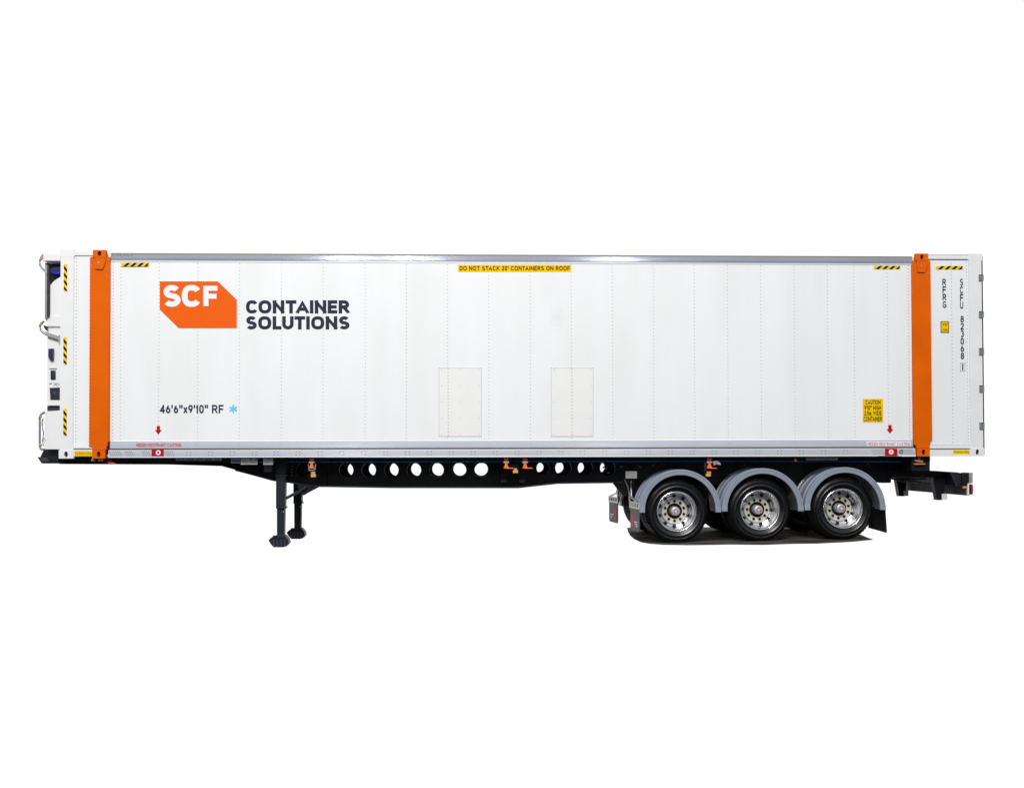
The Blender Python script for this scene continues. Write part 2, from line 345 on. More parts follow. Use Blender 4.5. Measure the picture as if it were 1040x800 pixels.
# ================================================================== SETTING
g = MB()  # ground patch in the outline and dark tone of the wheel shadow
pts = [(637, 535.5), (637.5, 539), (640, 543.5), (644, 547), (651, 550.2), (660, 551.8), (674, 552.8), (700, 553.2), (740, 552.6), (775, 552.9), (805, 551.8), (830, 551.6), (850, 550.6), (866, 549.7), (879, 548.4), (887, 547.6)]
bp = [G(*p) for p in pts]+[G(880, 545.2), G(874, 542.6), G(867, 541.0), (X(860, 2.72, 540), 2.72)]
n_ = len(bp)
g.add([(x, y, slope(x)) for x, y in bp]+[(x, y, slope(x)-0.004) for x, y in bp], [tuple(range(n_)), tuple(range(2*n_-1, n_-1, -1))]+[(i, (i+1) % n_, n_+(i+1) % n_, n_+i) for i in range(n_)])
go = g.build('ground', 'shadowed_asphalt'); go['kind'] = 'structure'; go['label'] = 'small patch of yard ground under the trailer wheels, coloured dark as their shadow'

# ================================================================== CONTAINER
ZB, ZT = 1.26, 4.257
W_ = 2.5
ct = empty('refrigerated_container', (5.9, 0, ZB))
ct['label'] = 'long white refrigerated container with two orange posts, riding on the black trailer'
ct['category'] = 'container'
PXL, PXR = X(61), X(998.2)
# --- side panels
def rivet_lines(mb, xs, z0, z1, y, pitch=0.0515, r=0.0078, m=1):
    for x in xs:
        n = int((z1-z0)/pitch)
        for i in range(n+1):
            mb.dome(x, z0+(z1-z0)*i/n, y, r, 0.003, m)
mb = MB()
xa, xb = X(111), X(927); z0, z1 = Z(447), Z(267)
mb.box(xa, xb, 0.0, 0.06, z0, z1)
lines = [122, 161, 200.5, 243, 285.5, 328, 370.8, 412.8, 454.8, 496.7, 538.9, 580.7, 622.5, 664.3, 706, 739.8, 773.6, 807.8, 841.6, 868.6, 902.6]
rivet_lines(mb, [X(p) for p in lines], z0+0.03, z1-0.03, 0.0)
rivet_lines(mb, [X(114.2)], z0+0.02, z1-0.02, 0.0, 0.047, 0.0095)
rivet_lines(mb, [X(924)], z0+0.02, z1-0.02, 0.0, 0.047, 0.0095)
n = int((xb-xa)/0.029)
for i in range(n): mb.dome(xa+0.02+(xb-xa-0.04)*i/n, z0+0.024, 0.0, 0.0062, 0.003, 1, 5)
mb.build('side_panel', ['panel', 'rivet'], ct)
mb = MB(); xa, xb = X(74.5), X(93); z0, z1 = Z(453.5), Z(259)
mb.box(xa, xb, -0.001, 0.06, z0, z1)
rivet_lines(mb, [X(76.8), X(90.6)], z0+0.03, z1-0.03, -0.001, 0.049, 0.010)
for i in range(9): mb.dome(X(77.5+i*1.5), z0+0.03, -0.001, 0.006, 0.003, 1); mb.dome(X(77.5+i*1.5), z1-0.02, -0.001, 0.006, 0.003, 1)
mb.build('side_panel', ['panel', 'rivet'], ct)
mb = MB(); xa, xb = X(944), X(986); z0, z1 = Z(452), Z(262.5)
mb.box(xa, xb, -0.001, 0.06, z0, z1)
rivet_lines(mb, [X(945.8)], z0+0.03, z1-0.03, -0.001, 0.049, 0.010)
rivet_lines(mb, [X(983.6)], z0+0.03, z1-0.03, -0.001, 0.049, 0.0095)
rivet_lines(mb, [X(968)], z0+0.03, z1-0.06, -0.001, 0.053, 0.0095)
for i in range(13): mb.dome(X(947+i*2.9), z0+0.03, -0.001, 0.006, 0.003, 1)
mb.build('side_panel', ['panel', 'rivet'], ct)
# --- far side, roof, floor, front bulkhead
MB().box(PXL+.02, PXR-.02, W_-0.06, W_-0.002, ZB+0.05, ZT-0.05).build('side_panel', 'panel', ct)
MB().box(PXL+.02, PXR-.02, 0.062, W_-0.062, ZT-0.09, ZT-0.035).build('roof', 'white', ct)
MB().box(PXL+.05, PXR-.05, 0.062, W_-0.062, ZB+0.06, ZB+0.16).build('floor', 'darkgrey', ct)
MB().box(X(61.6), X(61.6)+0.06, 0.05, W_-0.07, ZB+0.05, ZT-0.03).build('front_wall', 'white', ct)
# --- top rail (aluminium extrusion between the orange posts)
def rail(name, mats, x0, x1, prof, parent, mi=None, back=0.08):
    """prof: list of (y, z) from bottom to top of the outer face"""
    mb = MB(); n = len(prof)
    vs = [(x0, y, z) for y, z in prof]+[(x1, y, z) for y, z in prof]
    for i in range(n-1): mb.add([vs[i], vs[i+1], vs[n+i+1], vs[n+i]], [(0, 1, 2, 3)], mi[i] if mi else 0)
    yb = back
    mb.add([(x0, prof[0][0], prof[0][1]), (x0, yb, prof[0][1]), (x1, yb, prof[0][1]), (x1, prof[0][0], prof[0][1])], [(0, 1, 2, 3)], mi[0] if mi else 0)
    mb.add([(x0, prof[-1][0], prof[-1][1]), (x0, yb, prof[-1][1]), (x1, yb, prof[-1][1]), (x1, prof[-1][0], prof[-1][1])], [(0, 1, 2, 3)], mi[-1] if mi else 0)
    for xx in (x0, x1): mb.add([(xx, y, z) for y, z in prof]+[(xx, yb, prof[-1][1]), (xx, yb, prof[0][1])], [tuple(range(n+2))], 0)
    return mb
zt = lambda py: Z(py, 500)
prof = [(-0.002, zt(267.7)), (-0.007, zt(267.4)), (-0.0075, zt(266.2)), (-0.009, zt(266.1)), (-0.0094, zt(264.6)), (-0.012, zt(264.5)), (-0.0118, zt(262.9)), (-0.0114, zt(261.4)),
        (-0.0110, zt(260.2)), (-0.004, zt(260.1)), (-0.003, zt(259.5)), (-0.001, zt(258.6)), (0.05, zt(258.5))]
mi = [1, 1, 0, 0, 0, 0, 0, 0, 5, 5, 5, 5]
mb = rail('top_rail', None, X(111.8), X(928), prof, ct, mi)
for i in range(400):
    px = 113+i*2.035
    mb.dome(X(px), zt(265.3), -0.0094, 0.0048, 0.004, 3, 5)
for p in lines[::2]:
    mb.dome(X(p+.5), zt(262.2), -0.0106, 0.006, 0.004, 3, 5)
for i in range(11):
    for a, pz in ((113.2, 261.6), (895, 263.8)):
        mb.dome(X(a+i*(1.9 if a < 200 else 3.0)), zt(pz), -0.0105, 0.0085, 0.004, 3, 6)
for i in range(6): mb.dome(X(114+i*3.7+(i % 2)), zt(260.2), -0.010, 0.010, 0.008, 3 if i % 2 else 5, 7)
mb.build('top_rail', ['alu_top', 'alu_edge', 'grey', 'rivet_alu', 'orange', 'seam'], ct, smooth=50)
# --- bottom rails
zt = lambda py: Z(py, 500)
prof = [(-0.006, zt(454.6)), (-0.0225, zt(454.4)), (-0.0222, zt(453.2)), (-0.0215, zt(450.8)), (-0.0200, zt(448.9)), (-0.0188, zt(447.5)), (-0.002, zt(447.1))]
mb = rail('upper_bottom_rail', None, X(112.2), X(926.6), prof, ct, [1, 0, 0, 0, 0, 1])
for p in lines:
    for dx, dz in ((-1.1, 450), (1.1, 450), (-1.1, 452), (1.1, 452)):
        if 880 > p > 190: mb.dome(X(p+dx*.7), zt(dz), -0.0212, 0.0065, 0.003, 2, 5)
mb.build('bottom_rail', ['alu', 'alu_edge', 'rivet'], ct, smooth=50)
MB().box(X(111.5), X(928), -0.001, 0.05, zt(456.3), zt(454.5)).build('rail_seam', 'seam', ct)
prof = [(-0.006, zt(463.8)), (-0.0285, zt(463.6)), (-0.0275, zt(462.8)), (-0.0272, zt(460.6)), (-0.0262, zt(458.6)), (-0.0250, zt(456.9)), (-0.0245, zt(456.4)), (-0.004, zt(456.1))]
mb = rail('bottom_rail', None, X(110.6), X(929), prof, ct, [1, 1, 0, 0, 0, 1, 1])
px = 192.0
while px < 880:
    for dx in (-1.9, 1.9):
        for pz in (458.4, 461.4): mb.dome(X(px+dx), zt(pz), -0.0262, 0.0085, 0.005, 2, 6)
    px += 22.2
def rivetfield(a, b):
    px = a; k = 0
    while px < b:
        for r_ in range(3): mb.dome(X(px+0.8*r_), zt(457.8+1.9*r_), -0.0262, 0.0085, 0.004, 2, 6)
        px += 2.1; k += 1
for a, b in ((111.8, 124), (128, 135), (145, 152), (169, 177), (885, 896), (917, 927)): rivetfield(a, b)
mb.build('bottom_rail', ['alu', 'alu_edge', 'rivet_alu'], ct, smooth=50)
# far side rails so the body is closed
MB().box(X(112), X(927), W_-0.01, W_+0.02, ZB+0.02, Z(446)).build('bottom_rail', 'alu', ct)
MB().box(X(112), X(927), W_-0.01, W_+0.02, Z(267), ZT-0.02).build('top_rail', 'alu', ct)
# --- white rails outside the posts
for a, b, zl in ((74, 95.4, Z), (943.4, 986, Z)):
    za, zb_, zc = Z(455.3, a), Z(456.6, a), Z(463.4, a)
    mb = MB(); mb.box(X(a), X(b), -0.018, 0.05, za, Z(452.2, a)+(0.012 if a > 500 else -0.012))
    mb.box(X(a), X(b), -0.004, 0.05, zb_, za, 1)
    mb.box(X(a), X(b), -0.020, 0.05, zc, zb_)
    mb.build('bottom_rail', ['white', 'seam'], ct)
mb = MB(); mb.box(X(74), X(96), -0.020, 0.06, ZT-0.085, ZT-0.018); mb.build('top_rail', 'white', ct, bevel=0.008)
mb = MB(); mb.box(X(942), X(986), -0.022, 0.06, ZT-0.085, ZT-0.028); mb.box(X(942), X(986), -0.010, 0.06, ZT-0.028, ZT-0.012, 1); mb.build('top_rail', ['white', 'grey'], ct, bevel=0.008)
MB().box(X(74), X(96), W_-0.06, W_+0.02, ZT-0.085, ZT-0.018).build('top_rail', 'white', ct)
# --- corner posts with castings
def casting(parent, xc, zlow, w_, h_, yf, yb, m, up, hole=(0.026, 0.042)):
    mb = MB(); mb.cell(xc-w_/2, xc+w_/2, zlow, zlow+h_, xc, zlow+h_*(0.5 if not up else 0.5), hole[0], hole[1], yf, yf+0.035)
    a, b = (yf+0.035, yb) if yf < yb else (yb, yf)
    mb.box(xc-w_/2, xc+w_/2, yf+0.036, yf+0.16, zlow+.001, zlow+h_-.001, 1) if False else None
    mb.prism([(xc-w_/2, zlow), (xc+w_/2, zlow), (xc+w_/2, zlow+h_), (xc-w_/2, zlow+h_)], yf+0.0355, yf+0.062, 0)
    o = mb.build('corner_casting', [m, 'hole'], parent)
    h = MB(); h.lathe((xc, yf+0.034, zlow+h_*0.5), [(0.0001, 0), (max(hole), 0)], 20)
    h.build('casting_hole', 'hole', parent) if False else None
    mb2 = MB(); mb2.prism([(xc+hole[0]*.98*math.cos(2*PI*k/20), zlow+h_*.5+hole[1]*.98*math.sin(2*PI*k/20)) for k in range(20)], yf+0.0335, yf+0.0352)
    mb2.build('casting_hole', 'hole', parent)
    return o
def white_post(pa, pb, near=True):
    y0, y1 = (-0.024, 0.12) if near else (W_-0.12, W_+0.024)
    p = MB().box(X(pa), X(pb), y0, y1, ZB+0.118, ZT-0.104).build('corner_post', 'white', ct, bevel=0.0)
    return p
pL = white_post(61.2, 74.4); pR = white_post(985, 998)
for p_, xc in ((pL, X(67.8)), (pR, X(991.8))):
    wd = 0.205
    casting(p_, xc, ZB-0.002, wd, 0.120, -0.030, 0.16, 'white', False)
    casting(p_, xc, ZT-0.104, wd, 0.104, -0.025, 0.16, 'white', True, (0.0001, 0.0001))
for xa_, xb_ in ((61.2, 74.4), (985, 998)):
    MB().box(X(xa_), X(xb_), W_-0.12, W_+0.02, ZB, ZT).build('corner_post', 'white', ct, bevel=0.012)
# little side ridge on posts
MB().box(X(74.2), X(74.9), -0.010, 0.0, ZB+0.12, ZT-0.1).build('post_edge', 'white', ct)
# --- orange lifting posts
def orange_post(xc, near=True):
    y0 = -0.034 if near else W_-0.10; y1 = 0.10 if near else W_+0.034
    zlow = ZB
    hw = 0.138 if xc < 5 else 0.133
    mb = MB()
    mb.prism([(xc-0.098, zlow+0.122), (xc+0.103, zlow+0.122), (xc+0.103, zlow+0.165), (xc+hw-.02, zlow+0.175), (xc+hw-.02, zlow+0.22), (xc+hw, zlow+0.24), (xc+hw, ZT-0.105),
              (xc-hw, ZT-0.105), (xc-hw, zlow+0.165), (xc-0.098, zlow+0.160)], y0, y1)
    if near:   # pressed edges down both sides
        mb.box(xc+hw-0.012, xc+hw+0.004, y0-0.008, y1, zlow+0.24, ZT-0.115); mb.box(xc-hw-0.004, xc-hw+0.008, y0-0.004, y1, zlow+0.17, ZT-0.115)
    if near:   # scuffed paint on the post head and a few chips lower down
        for k in range(24):
            a, b_ = xc+random.uniform(-.12, .12), ZT-(random.uniform(.12, .42) if k < 15 else random.uniform(.5, 2.8))
            l_, an = random.uniform(.006, .032 if k < 15 else .014), random.uniform(-.6, .6)+PI/2*(k % 2)
            y_ = -0.0575 if b_ > ZT-.28 and abs(a-xc) < .05 else -0.0350
            dx, dz = math.cos(an)*l_, math.sin(an)*l_
            mb.add([(a, y_, b_), (a+dx, y_, b_+dz), (a+dx*.8-dz*.2, y_, b_+dz*.8+dx*.2), (a-dz*.12, y_, b_+dx*.12)], [(0, 1, 2, 3)], 1)
    p = mb.build('lifting_post', ['orange', 'scuff'], ct, bevel=0.006)
    if near:
        casting(p, xc, zlow-0.002, 0.184, 0.122, -0.052, 0.12, 'orange', False)
        casting(p, xc, ZT-0.112, 0.186, 0.104, -0.060, 0.12, 'orange', True, (0.026, 0.036))
        MB().prism([(xc-0.075, ZT-0.11), (xc-0.060, ZT-0.285), (xc+0.045, ZT-0.290), (xc+0.083, ZT-0.19), (xc+0.093, ZT-0.11)], -0.056, -0.034).build('gusset_plate', 'orange', p, bevel=0.004)
        b = MB()
        b.prism([(xc-0.01+0.014*math.cos(k*PI/5), ZT-0.19+0.014*math.sin(k*PI/5)) for k in range(10)], -0.061, -0.056); b.build('bolt', 'grey', p)
    return p
orange_post(0.0); orange_post(11.985); orange_post(0.0, False); orange_post(11.985, False)
# --- rear door edge with hinges
rd = MB().box(X(997.0), X(999.4), 0.01, W_-0.01, ZB+0.03, ZT-0.05).build('rear_door', 'white', ct, bevel=0.006)
MB().box(X(998.9), X(999.9), -0.004, 0.05, ZB+0.02, ZT-0.03).build('door_seal', 'darkgrey', rd)
for pa, pb in ((279.4, 285.4), (316.6, 322.8), (354, 360.6), (391.8, 398.2), (429.6, 436)):
    h = MB(); dx = 0.8*(pa-279)/150
    h.rect(994.4+dx, pa, 998.6+dx, pb, -0.040, 0.03); h.rect(994.4+dx, pa-.6, 998.6+dx, pa, -0.042, 0.03, 1)
    h.tube([(*(lambda q: (q[0], -0.04, q[1]))(K(998.3+dx, pb, -0.04)),), (*(lambda q: (q[0], -0.04, q[1]))(K(998.3+dx, pa, -0.04)),)], 0.013, 8)
    h.build('hinge', ['plate', 'boxdark'], rd)
# --- access hatches
def hatch(a, b, t, bt, mid):
    y = -0.004; mb = MB(); mb.rect(a, t, b, bt, y, 0.0035)
    for (x0_, y0_, x1_, y1_) in ((a, t, b, t+.45), (a, bt-.5, b, bt), (a, t, a+.45, bt), (b-.45, t, b, bt)): mb.rect(x0_, y0_, x1_, y1_, y-0.0012, 0.001, 1)
    for xx in (a+3, (a+b)/2, b-2.6):
        for i in range(5):
            q = K(xx, t+2+(bt-t-4)*i/4); mb.dome(q[0], q[1], y-0.001, 0.0065, 0.003, 2, 7)
    x_ = X(mid)
    for i in range(21):
        mb.dome(x_, Z(t+1.6)+(Z(bt-1.6)-Z(t+1.6))*i/20, y-0.001, 0.0088, 0.003, 2)
    return mb.build('access_hatch', ['hatch', 'cream', 'rivet'], ct)
hatch(445.6, 489, 373.2, 443.2, 455.2); hatch(559.6, 602.6, 373.2, 443.2, 581)
# --- hazard stripes
def hazard(x0, y0, x1, y1, y, n, flip=False, lean=1.0):
    mb = MB(); mb.rect(x0, y0, x1, y1, y, 0.002, 0)
    if x1-x0 > y1-y0:
        step = (x1-x0)/n; h = (y1-y0)*1.15*lean
        for i in range(-1, n+1):
            a = x0+i*step+step*0.28; w2 = step*0.5
            P4 = [(a, y1), (a+w2, y1), (a+w2+h, y0), (a+h, y0)] if not flip else [(a+h, y1), (a+w2+h, y1), (a+w2, y0), (a, y0)]
            P4 = [(min(max(u, x0), x1), v) for u, v in P4]
            if len(set(P4)) == 4: mb.poly(P4, y-0.0015, y-0.0002, 1)
    else:
        step = (y1-y0)/n; h = (x1-x0)*1.15
        for i in range(-1, n+1):
            a = y0+i*step+step*0.2; w2 = step*0.5
            P4 = [(x0, a), (x1, a+h), (x1, a+w2+h), (x0, a+w2)]
            P4 = [(u, min(max(v, y0), y1)) for u, v in P4]
            if len(set(P4)) == 4: mb.poly(P4, y-0.0015, y-0.0002, 1)
    return mb.build('hazard_stripe', ['yellow', 'black'], ct)
hazard(123, 266.9, 151.2, 270.5, -0.014, 4); hazard(887.2, 270.0, 914.4, 273.4, -0.004, 4)
hazard(950.4, 270.2, 978, 273.6, -0.006, 4)
for a, b, dx in ((268.2, 296, 0), (342.2, 370.2, -.4), (414.8, 442.6, -.5)): hazard(64.8+dx, a, 68.2+dx, b, -0.028, 4)
# --- labels and lettering
def board(name, x0, y0, x1, y1, y, m, label=None, parent=None):
    o = MB().rect(x0, y0, x1, y1, y, 0.002).build(name, m, parent if parent else ct)
    if label: o['label'] = label
    return o
b = board('warning_label', 465.3, 268.9, 580, 276.0, -0.004, 'yellow', 'yellow strip reading DO NOT STACK 20\' CONTAINERS ON ROOF')
sans("DO NOT STACK 20' CONTAINERS ON ROOF", (466.8, 270.2, 578.8, 274.8), -0.0050, 'black', b, t=0.2, gap=.17)
b = board('warning_label', 876.2, 404.8, 897, 428.8, -0.004, 'yellow', 'yellow caution label giving height and width')
for s, bx in (("CAUTION", (879, 406.2, 894.2, 410.6)), ("9'10\" HIGH", (878, 411.7, 895, 416.3)), ("2.5m WIDE", (877.8, 417.2, 895.4, 421.9)), ("CONTAINER", (877.2, 423, 895.8, 427.7))):
    sans(s, bx, -0.0050, 'black', b, t=0.19, gap=.13)
b = board('warning_label', 955.4, 326.2, 963.9, 337.9, -0.006, 'black', 'small yellow height label framed in black')
MB().rect(956.1, 326.9, 963.2, 337.2, -0.0072, 0.001).build('label_face', 'yellow', b)
sans("9'10\"", (957.4, 328.2, 962.6, 331.4), -0.0082, 'olive', b); sans("3.0m", (957.0, 333.4, 962.6, 336.2), -0.0082, 'olive', b)
# stacked identification letters
def column(chars, x0, x1, ytop, step, h, y=-0.0045, dxs=0.0, parent=ct):
    st_ = MB()
    for i, c in enumerate(chars):
        if c == ' ': continue
        yy = ytop+i*step; dx = dxs*i
        sans(c, (x0+dx, yy, x1+dx, yy+h), y, 'grey_text', parent, t=0.19, stack=st_)
    return st_.build('identification_letters', 'grey_text', parent)
column("SCFU", 974.9, 978.2, 282.9, 7.8, 7.3, dxs=.05)
column("823068", 975.4, 978.9, 320.6, 7.45, 6.9, dxs=.06)
column("RFRG", 957.1, 960.8, 283.1, 7.6, 6.9, dxs=.12)
bx = MB()
for r_ in ((975.3, 368.6, 980.2, 369.0), (975.3, 376.6, 980.2, 377.0), (975.3, 368.6, 975.65, 377), (979.85, 368.6, 980.2, 377)): bx.rect(*r_, -0.0045, 0.001)
bx.build('check_digit_frame', 'grey', ct)
MB().rect(977.2, 369.7, 978.4, 375.9, -0.0045, 0.001).build('check_digit', 'grey_text', ct)
# logo
lg = MB(); lg.poly([(162.2, 285.7), (221.2, 285.7), (240.5, 304.4), (240.5, 333.2), (181.4, 333.2), (162.2, 314.3)], -0.004, -0.001)
rivet_lines(lg, [X(200.5)], Z(332.5), Z(286.5), -0.004, 0.051, 0.0070, 0)
lo = lg.build('logo', 'orange2', ct); lo['label'] = 'orange cut-corner logo panel with white letters SCF'
ls = MB()
sans('S', (165.6, 289.4, 183.4, 311.6), -0.0062, 'printwhite', lo, t=0.245, stack=ls)
sans('C', (184.6, 289.4, 204.6, 311.6), -0.0062, 'printwhite', lo, t=0.25, stack=ls)
sans('F', (206.4, 290.2, 220.8, 310.8), -0.0062, 'printwhite', lo, t=0.245, stack=ls)
ls.build('lettering', 'printwhite', lo)
sans("CONTAINER", (249.8, 304.9, 354.8, 318.3), -0.003, 'navy', ct, t=0.25, gap=.10)
sans("SOLUTIONS", (249.8, 321.1, 355.0, 334.5), -0.003, 'navy', ct, t=0.25, gap=.10)
sans("46'6\"x9'10\" RF", (162.4, 411.0, 227.0, 419.6), -0.003, 'navy', ct, t=0.195, gap=.12)
st = MB(); c0 = K(236.9, 415.2); 
for k in range(3):
    a = PI/2+k*PI/3; dx, dz = math.cos(a), math.sin(a); Lh, wh = 0.060, 0.012
    st.add([(c0[0]+dx*s_*Lh-dz*t_*wh, -0.003-0.0004*k, c0[1]+dz*s_*Lh+dx*t_*wh) for s_, t_ in ((-1, -1), (1, -1), (1, 1), (-1, 1))], [(0, 1, 2, 3)])
st.build('snowflake_mark', 'sky', ct)
def arrow(cx_, t, bt):
    MB().poly([(cx_-1.7, t), (cx_+1.7, t), (cx_+1.7, t+4.2), (cx_+3.5, t+4.2), (cx_, bt), (cx_-3.5, t+4.2), (cx_-1.7, t+4.2)], -0.003, -0.0005).build('arrow_mark', 'red', ct)
arrow(160.8, 432.4, 441.2); arrow(903.9, 431.4, 440.2)
# hidden restraint casting labels and red squares
sans("HIDDEN RESTRAINT CASTING", (138.4, 450.0, 184.0, 453.4), -0.0275, 'redtext', ct, t=0.15)
b = board('restraint_label', 880.2, 448.2, 925.2, 452.9, -0.029, 'printwhite')
sans("HIDDEN RESTRAINT CASTING", (881.0, 449.1, 924.4, 452.2), -0.0300, 'redtext', b, t=0.15)
def red_square(a, b, t, bt, inner):
    o = board('restraint_plate', a, t, b, bt, -0.034, 'red')
    q = K((a+b)/2+(0.6 if inner else 0), (t+bt)/2, -0.034)
    MB().lathe((q[0], -0.035, q[1]), [(0.016, -0.001), (0.030, -0.004), (0.036, 0.0)], 18).build('ring', 'printwhite', o)
    MB().lathe((q[0], -0.0352, q[1]), [(0.0005, 0), (0.0165, 0)], 14).build('keyhole', 'hole' if inner else 'grey', o)
    s_ = MB().rect(a-1+(-5 if not inner else 1.5), bt+.1, b+1+(0 if not inner else 2.5), bt+.8, -0.02, 0.03); s_.build('step_lip', 'cream', o)
red_square(153.9, 166.3, 456.1, 463.0, True); red_square(898.8, 911.4, 455.4, 462.4, False)
q = K(915.3, 458.6, -0.034); MB().lathe((q[0], -0.031, q[1]), [(0.012, -0.002), (0.030, -0.003), (0.034, 0.0)], 18).build('ring', 'plate', ct)
# yellow load stickers on the white rails
b = board('load_label', 75.8, 457.9, 94.3, 463.2, -0.0225, 'gold'); MB().rect(76.2, 458.3, 93.8, 462.7, -0.0240, 0.001).build('label_face', 'yellow', b)
txt("No Bottom Lifting", (77, 458.7, 92.9, 462.2), -0.0250, 'olive', b)
b = board('load_label', 967.9, 457.0, 985.0, 460.8, -0.0225, 'yellow'); txt("No Bottom Lifting", (968.8, 457.5, 984.2, 460.4), -0.0240, 'olive', b)

# ================================================================== REFRIGERATION UNIT on the nose wall
YU = 0.10; YV = W_-0.10
ru = empty('refrigeration_unit', (X(52), YU, ZB+.1), ct)
def up(pts, m, name, y0=YU, y1=YV, bevel=0.0):
    return MB().poly(pts, y0, y1).build(name, m, ru, bevel=bevel)
up([(43.6, 257.4), (61.6, 257.4), (61.6, 265.2), (43.6, 265.2)], 'white', 'top_housing', 0.0, W_, 0.012)
up([(47.5, 265.4), (61.6, 265.4), (61.6, 292), (47.9, 318)], 'darkgrey', 'condenser_recess', YU+0.14, YV-0.14)
# fan ring inside the recess
fr = MB(); q = K(57.5, 274.5, YU+0.02)
for (rr, mm) in ((1.0, 0),):
    fr.prism([(q[0]+0.095*math.cos(2*PI*k/24), q[1]+0.052*math.sin(2*PI*k/24)) for k in range(24)], YU+0.03, YU+0.12, 0)
    fr.prism([(q[0]+0.105*math.cos(2*PI*k/24), q[1]+0.016+0.022*math.sin(2*PI*k/24)) for k in range(24)], YU+0.02, YU+0.03, 1)
fr.build('fan', ['blue', 'boxdark'], ru)
cv = [(48.0, 411.8), (61.6, 411.8), (61.6, 281.0), (58, 283), (54, 286), (50.8, 289.8), (48.6, 293.8), (48.0, 300)]
up(cv, 'white', 'cover', bevel=0.006)
up([(45.6, 320), (61.5, 321.5), (61.5, 331.4), (48, 331.4)], 'white', 'cover_band', YU-0.012, YU)
MB().poly([(49, 331.2), (61.2, 331.2), (61.2, 332.4), (49, 332.4)], YU-0.013, YU+.0).build('cover_seam', 'grey', ru)
# lifting pipes
def pt(px, py, y): q = K(px, py, y); return (q[0], y, q[1])
for py_, in ((266,),):
    MB().tube([pt(44.6, 257.8, .05), pt(42, 261, .05), pt(40.4, 265, .05), pt(40.6, 269, .05), pt(42.6, 272.4, .05), pt(45.8, 275, .05), pt(47.6, 277.5, .05)], 0.016, 8).build('guard_pipe', 'grey', ru)
    MB().tube([pt(41.6, 263.8, .03), pt(43.2, 261.6, .03)], 0.017, 8).build('fitting', 'gold', ru)
MB().box(X(43.7), X(45.4), 0.04, 0.12, Z(324), Z(270)).build('guard_post', 'grey', ru, bevel=0.004)
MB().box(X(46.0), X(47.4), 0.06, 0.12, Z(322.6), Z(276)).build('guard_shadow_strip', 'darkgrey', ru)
MB().box(X(43.2), X(43.65), 0.05, 0.11, Z(324), Z(268)).build('guard_post', 'plate', ru)
MB().tube([pt(44.8, 326.5, .05), pt(42, 328, .05), pt(40.5, 331, .05), pt(41.2, 335, .05), pt(44, 338, .05), pt(48, 340, .05)], 0.017, 8).build('guard_pipe', 'plate', ru)
MB().tube([pt(41.0, 330, .03), pt(42.8, 328.2, .03)], 0.017, 8).build('fitting', 'gold', ru)
MB().poly([(44.0, 330), (47.4, 331.5), (47.4, 336), (45, 333.4)], 0.04, 0.1).build('clip', 'boxdark', ru)
MB().poly([(45.6, 336.6), (59.6, 341.4), (59.6, 340.2), (61.2, 340.2), (61.2, 348.2), (59.8, 348.2), (58.8, 344.9), (46.4, 340.8)], 0.04, 0.08).build('bracket', 'grey', ru, bevel=0.003)
MB().poly([(49, 354.2), (53.8, 353.8), (53.8, 364.8), (52, 366.4), (50.2, 364.6), (49, 363)], 0.05, 0.11).build('connector', 'boxdark', ru)
bl = MB()
for k in range(3): bl.rect(49.4, 354.8+k*3.2, 50.9, 356.6+k*3.2, 0.048, 0.002)
bl.build('connector_pin', 'blue', ru)
MB().rect(50.0, 373.8, 57.5, 374.8, YU-0.01, 0.01).build('cover_seam', 'grey', ru)
MB().rect(51.0, 376, 56.2, 385.4, YU-0.02, 0.02).build('display', 'boxdark', ru, bevel=0.01)
MB().rect(50.2, 389.1, 52.8, 390.0, YU-0.003, 0.002).build('mark', 'blue', ru)
xm = MB()
for s_ in ((54.0, 388.4, 59.0, 392.0), (54.0, 392.0, 59.0, 388.4)):
    xm.poly([(s_[0], s_[1]-.35), (s_[0]+.6, s_[1]-.35), (s_[2], s_[3]+.35), (s_[2]-.6, s_[3]+.35)], YU-0.004-0.001*(s_[1] > 390), YU-0.001)
xm.build('mark', 'boxdark', ru)
MB().rect(59.2, 389.6, 60.6, 391, YU-0.003, 0.002).build('mark', 'green', ru)
MB().poly([(50.4, 393.8), (61.2, 393.4), (61.2, 406), (51.2, 406)], YU-0.006, YU).build('control_window', 'boxdark', ru)
MB().rect(54.4, 397.2, 56.4, 400.6, YU-0.008, 0.002).build('display', 'blueplate', ru); MB().rect(57.2, 397, 60.4, 402, YU-0.008, 0.002).build('display', 'darkgrey', ru)
up([(48, 412), (61.6, 412), (61.6, 417.6), (48, 417.6)], 'darkgrey', 'gap', YU+0.05, YV-.05)
up([(47.4, 417.6), (61.5, 416.8), (61.5, 456.3), (45.2, 456.3), (45.2, 420)], 'white', 'lower_housing', 0.04, YV, 0.006)
gf = MB()
for a_, b_ in (((45.4, 418.4), (41.6, 420.8)), ((41.6, 420.8), (40.2, 423.4)), ((40.4, 423), (40.4, 452.4)), ((40.4, 452.4), (41.4, 456.2)), ((41.4, 456.2), (45.6, 456.2))):
    gf.tube([pt(*a_, .04), pt(*b_, .04)], 0.016, 8)
gf.tube([pt(43.2, 425, .06), pt(42.6, 430, .06), pt(44.2, 440, .06), pt(43.2, 448, .06), pt(44.2, 453, .06)], 0.007, 6, 1)
gf.tube([pt(44.2, 423.5, .06), pt(43.4, 436, .06), pt(44.8, 450, .06)], 0.006, 6, 2)
gf.build('guard_frame', ['plate', 'darkgrey', 'white'], ru)
for a_, b_ in (((39.6, 423), (42.4, 423)), ((39.8, 451.7), (42.6, 451.7)), ((44, 444), (44.4, 446))):
    MB().tube([pt(*a_, .015), pt(*b_, .015)], 0.014, 8).build('fitting', 'gold', ru)
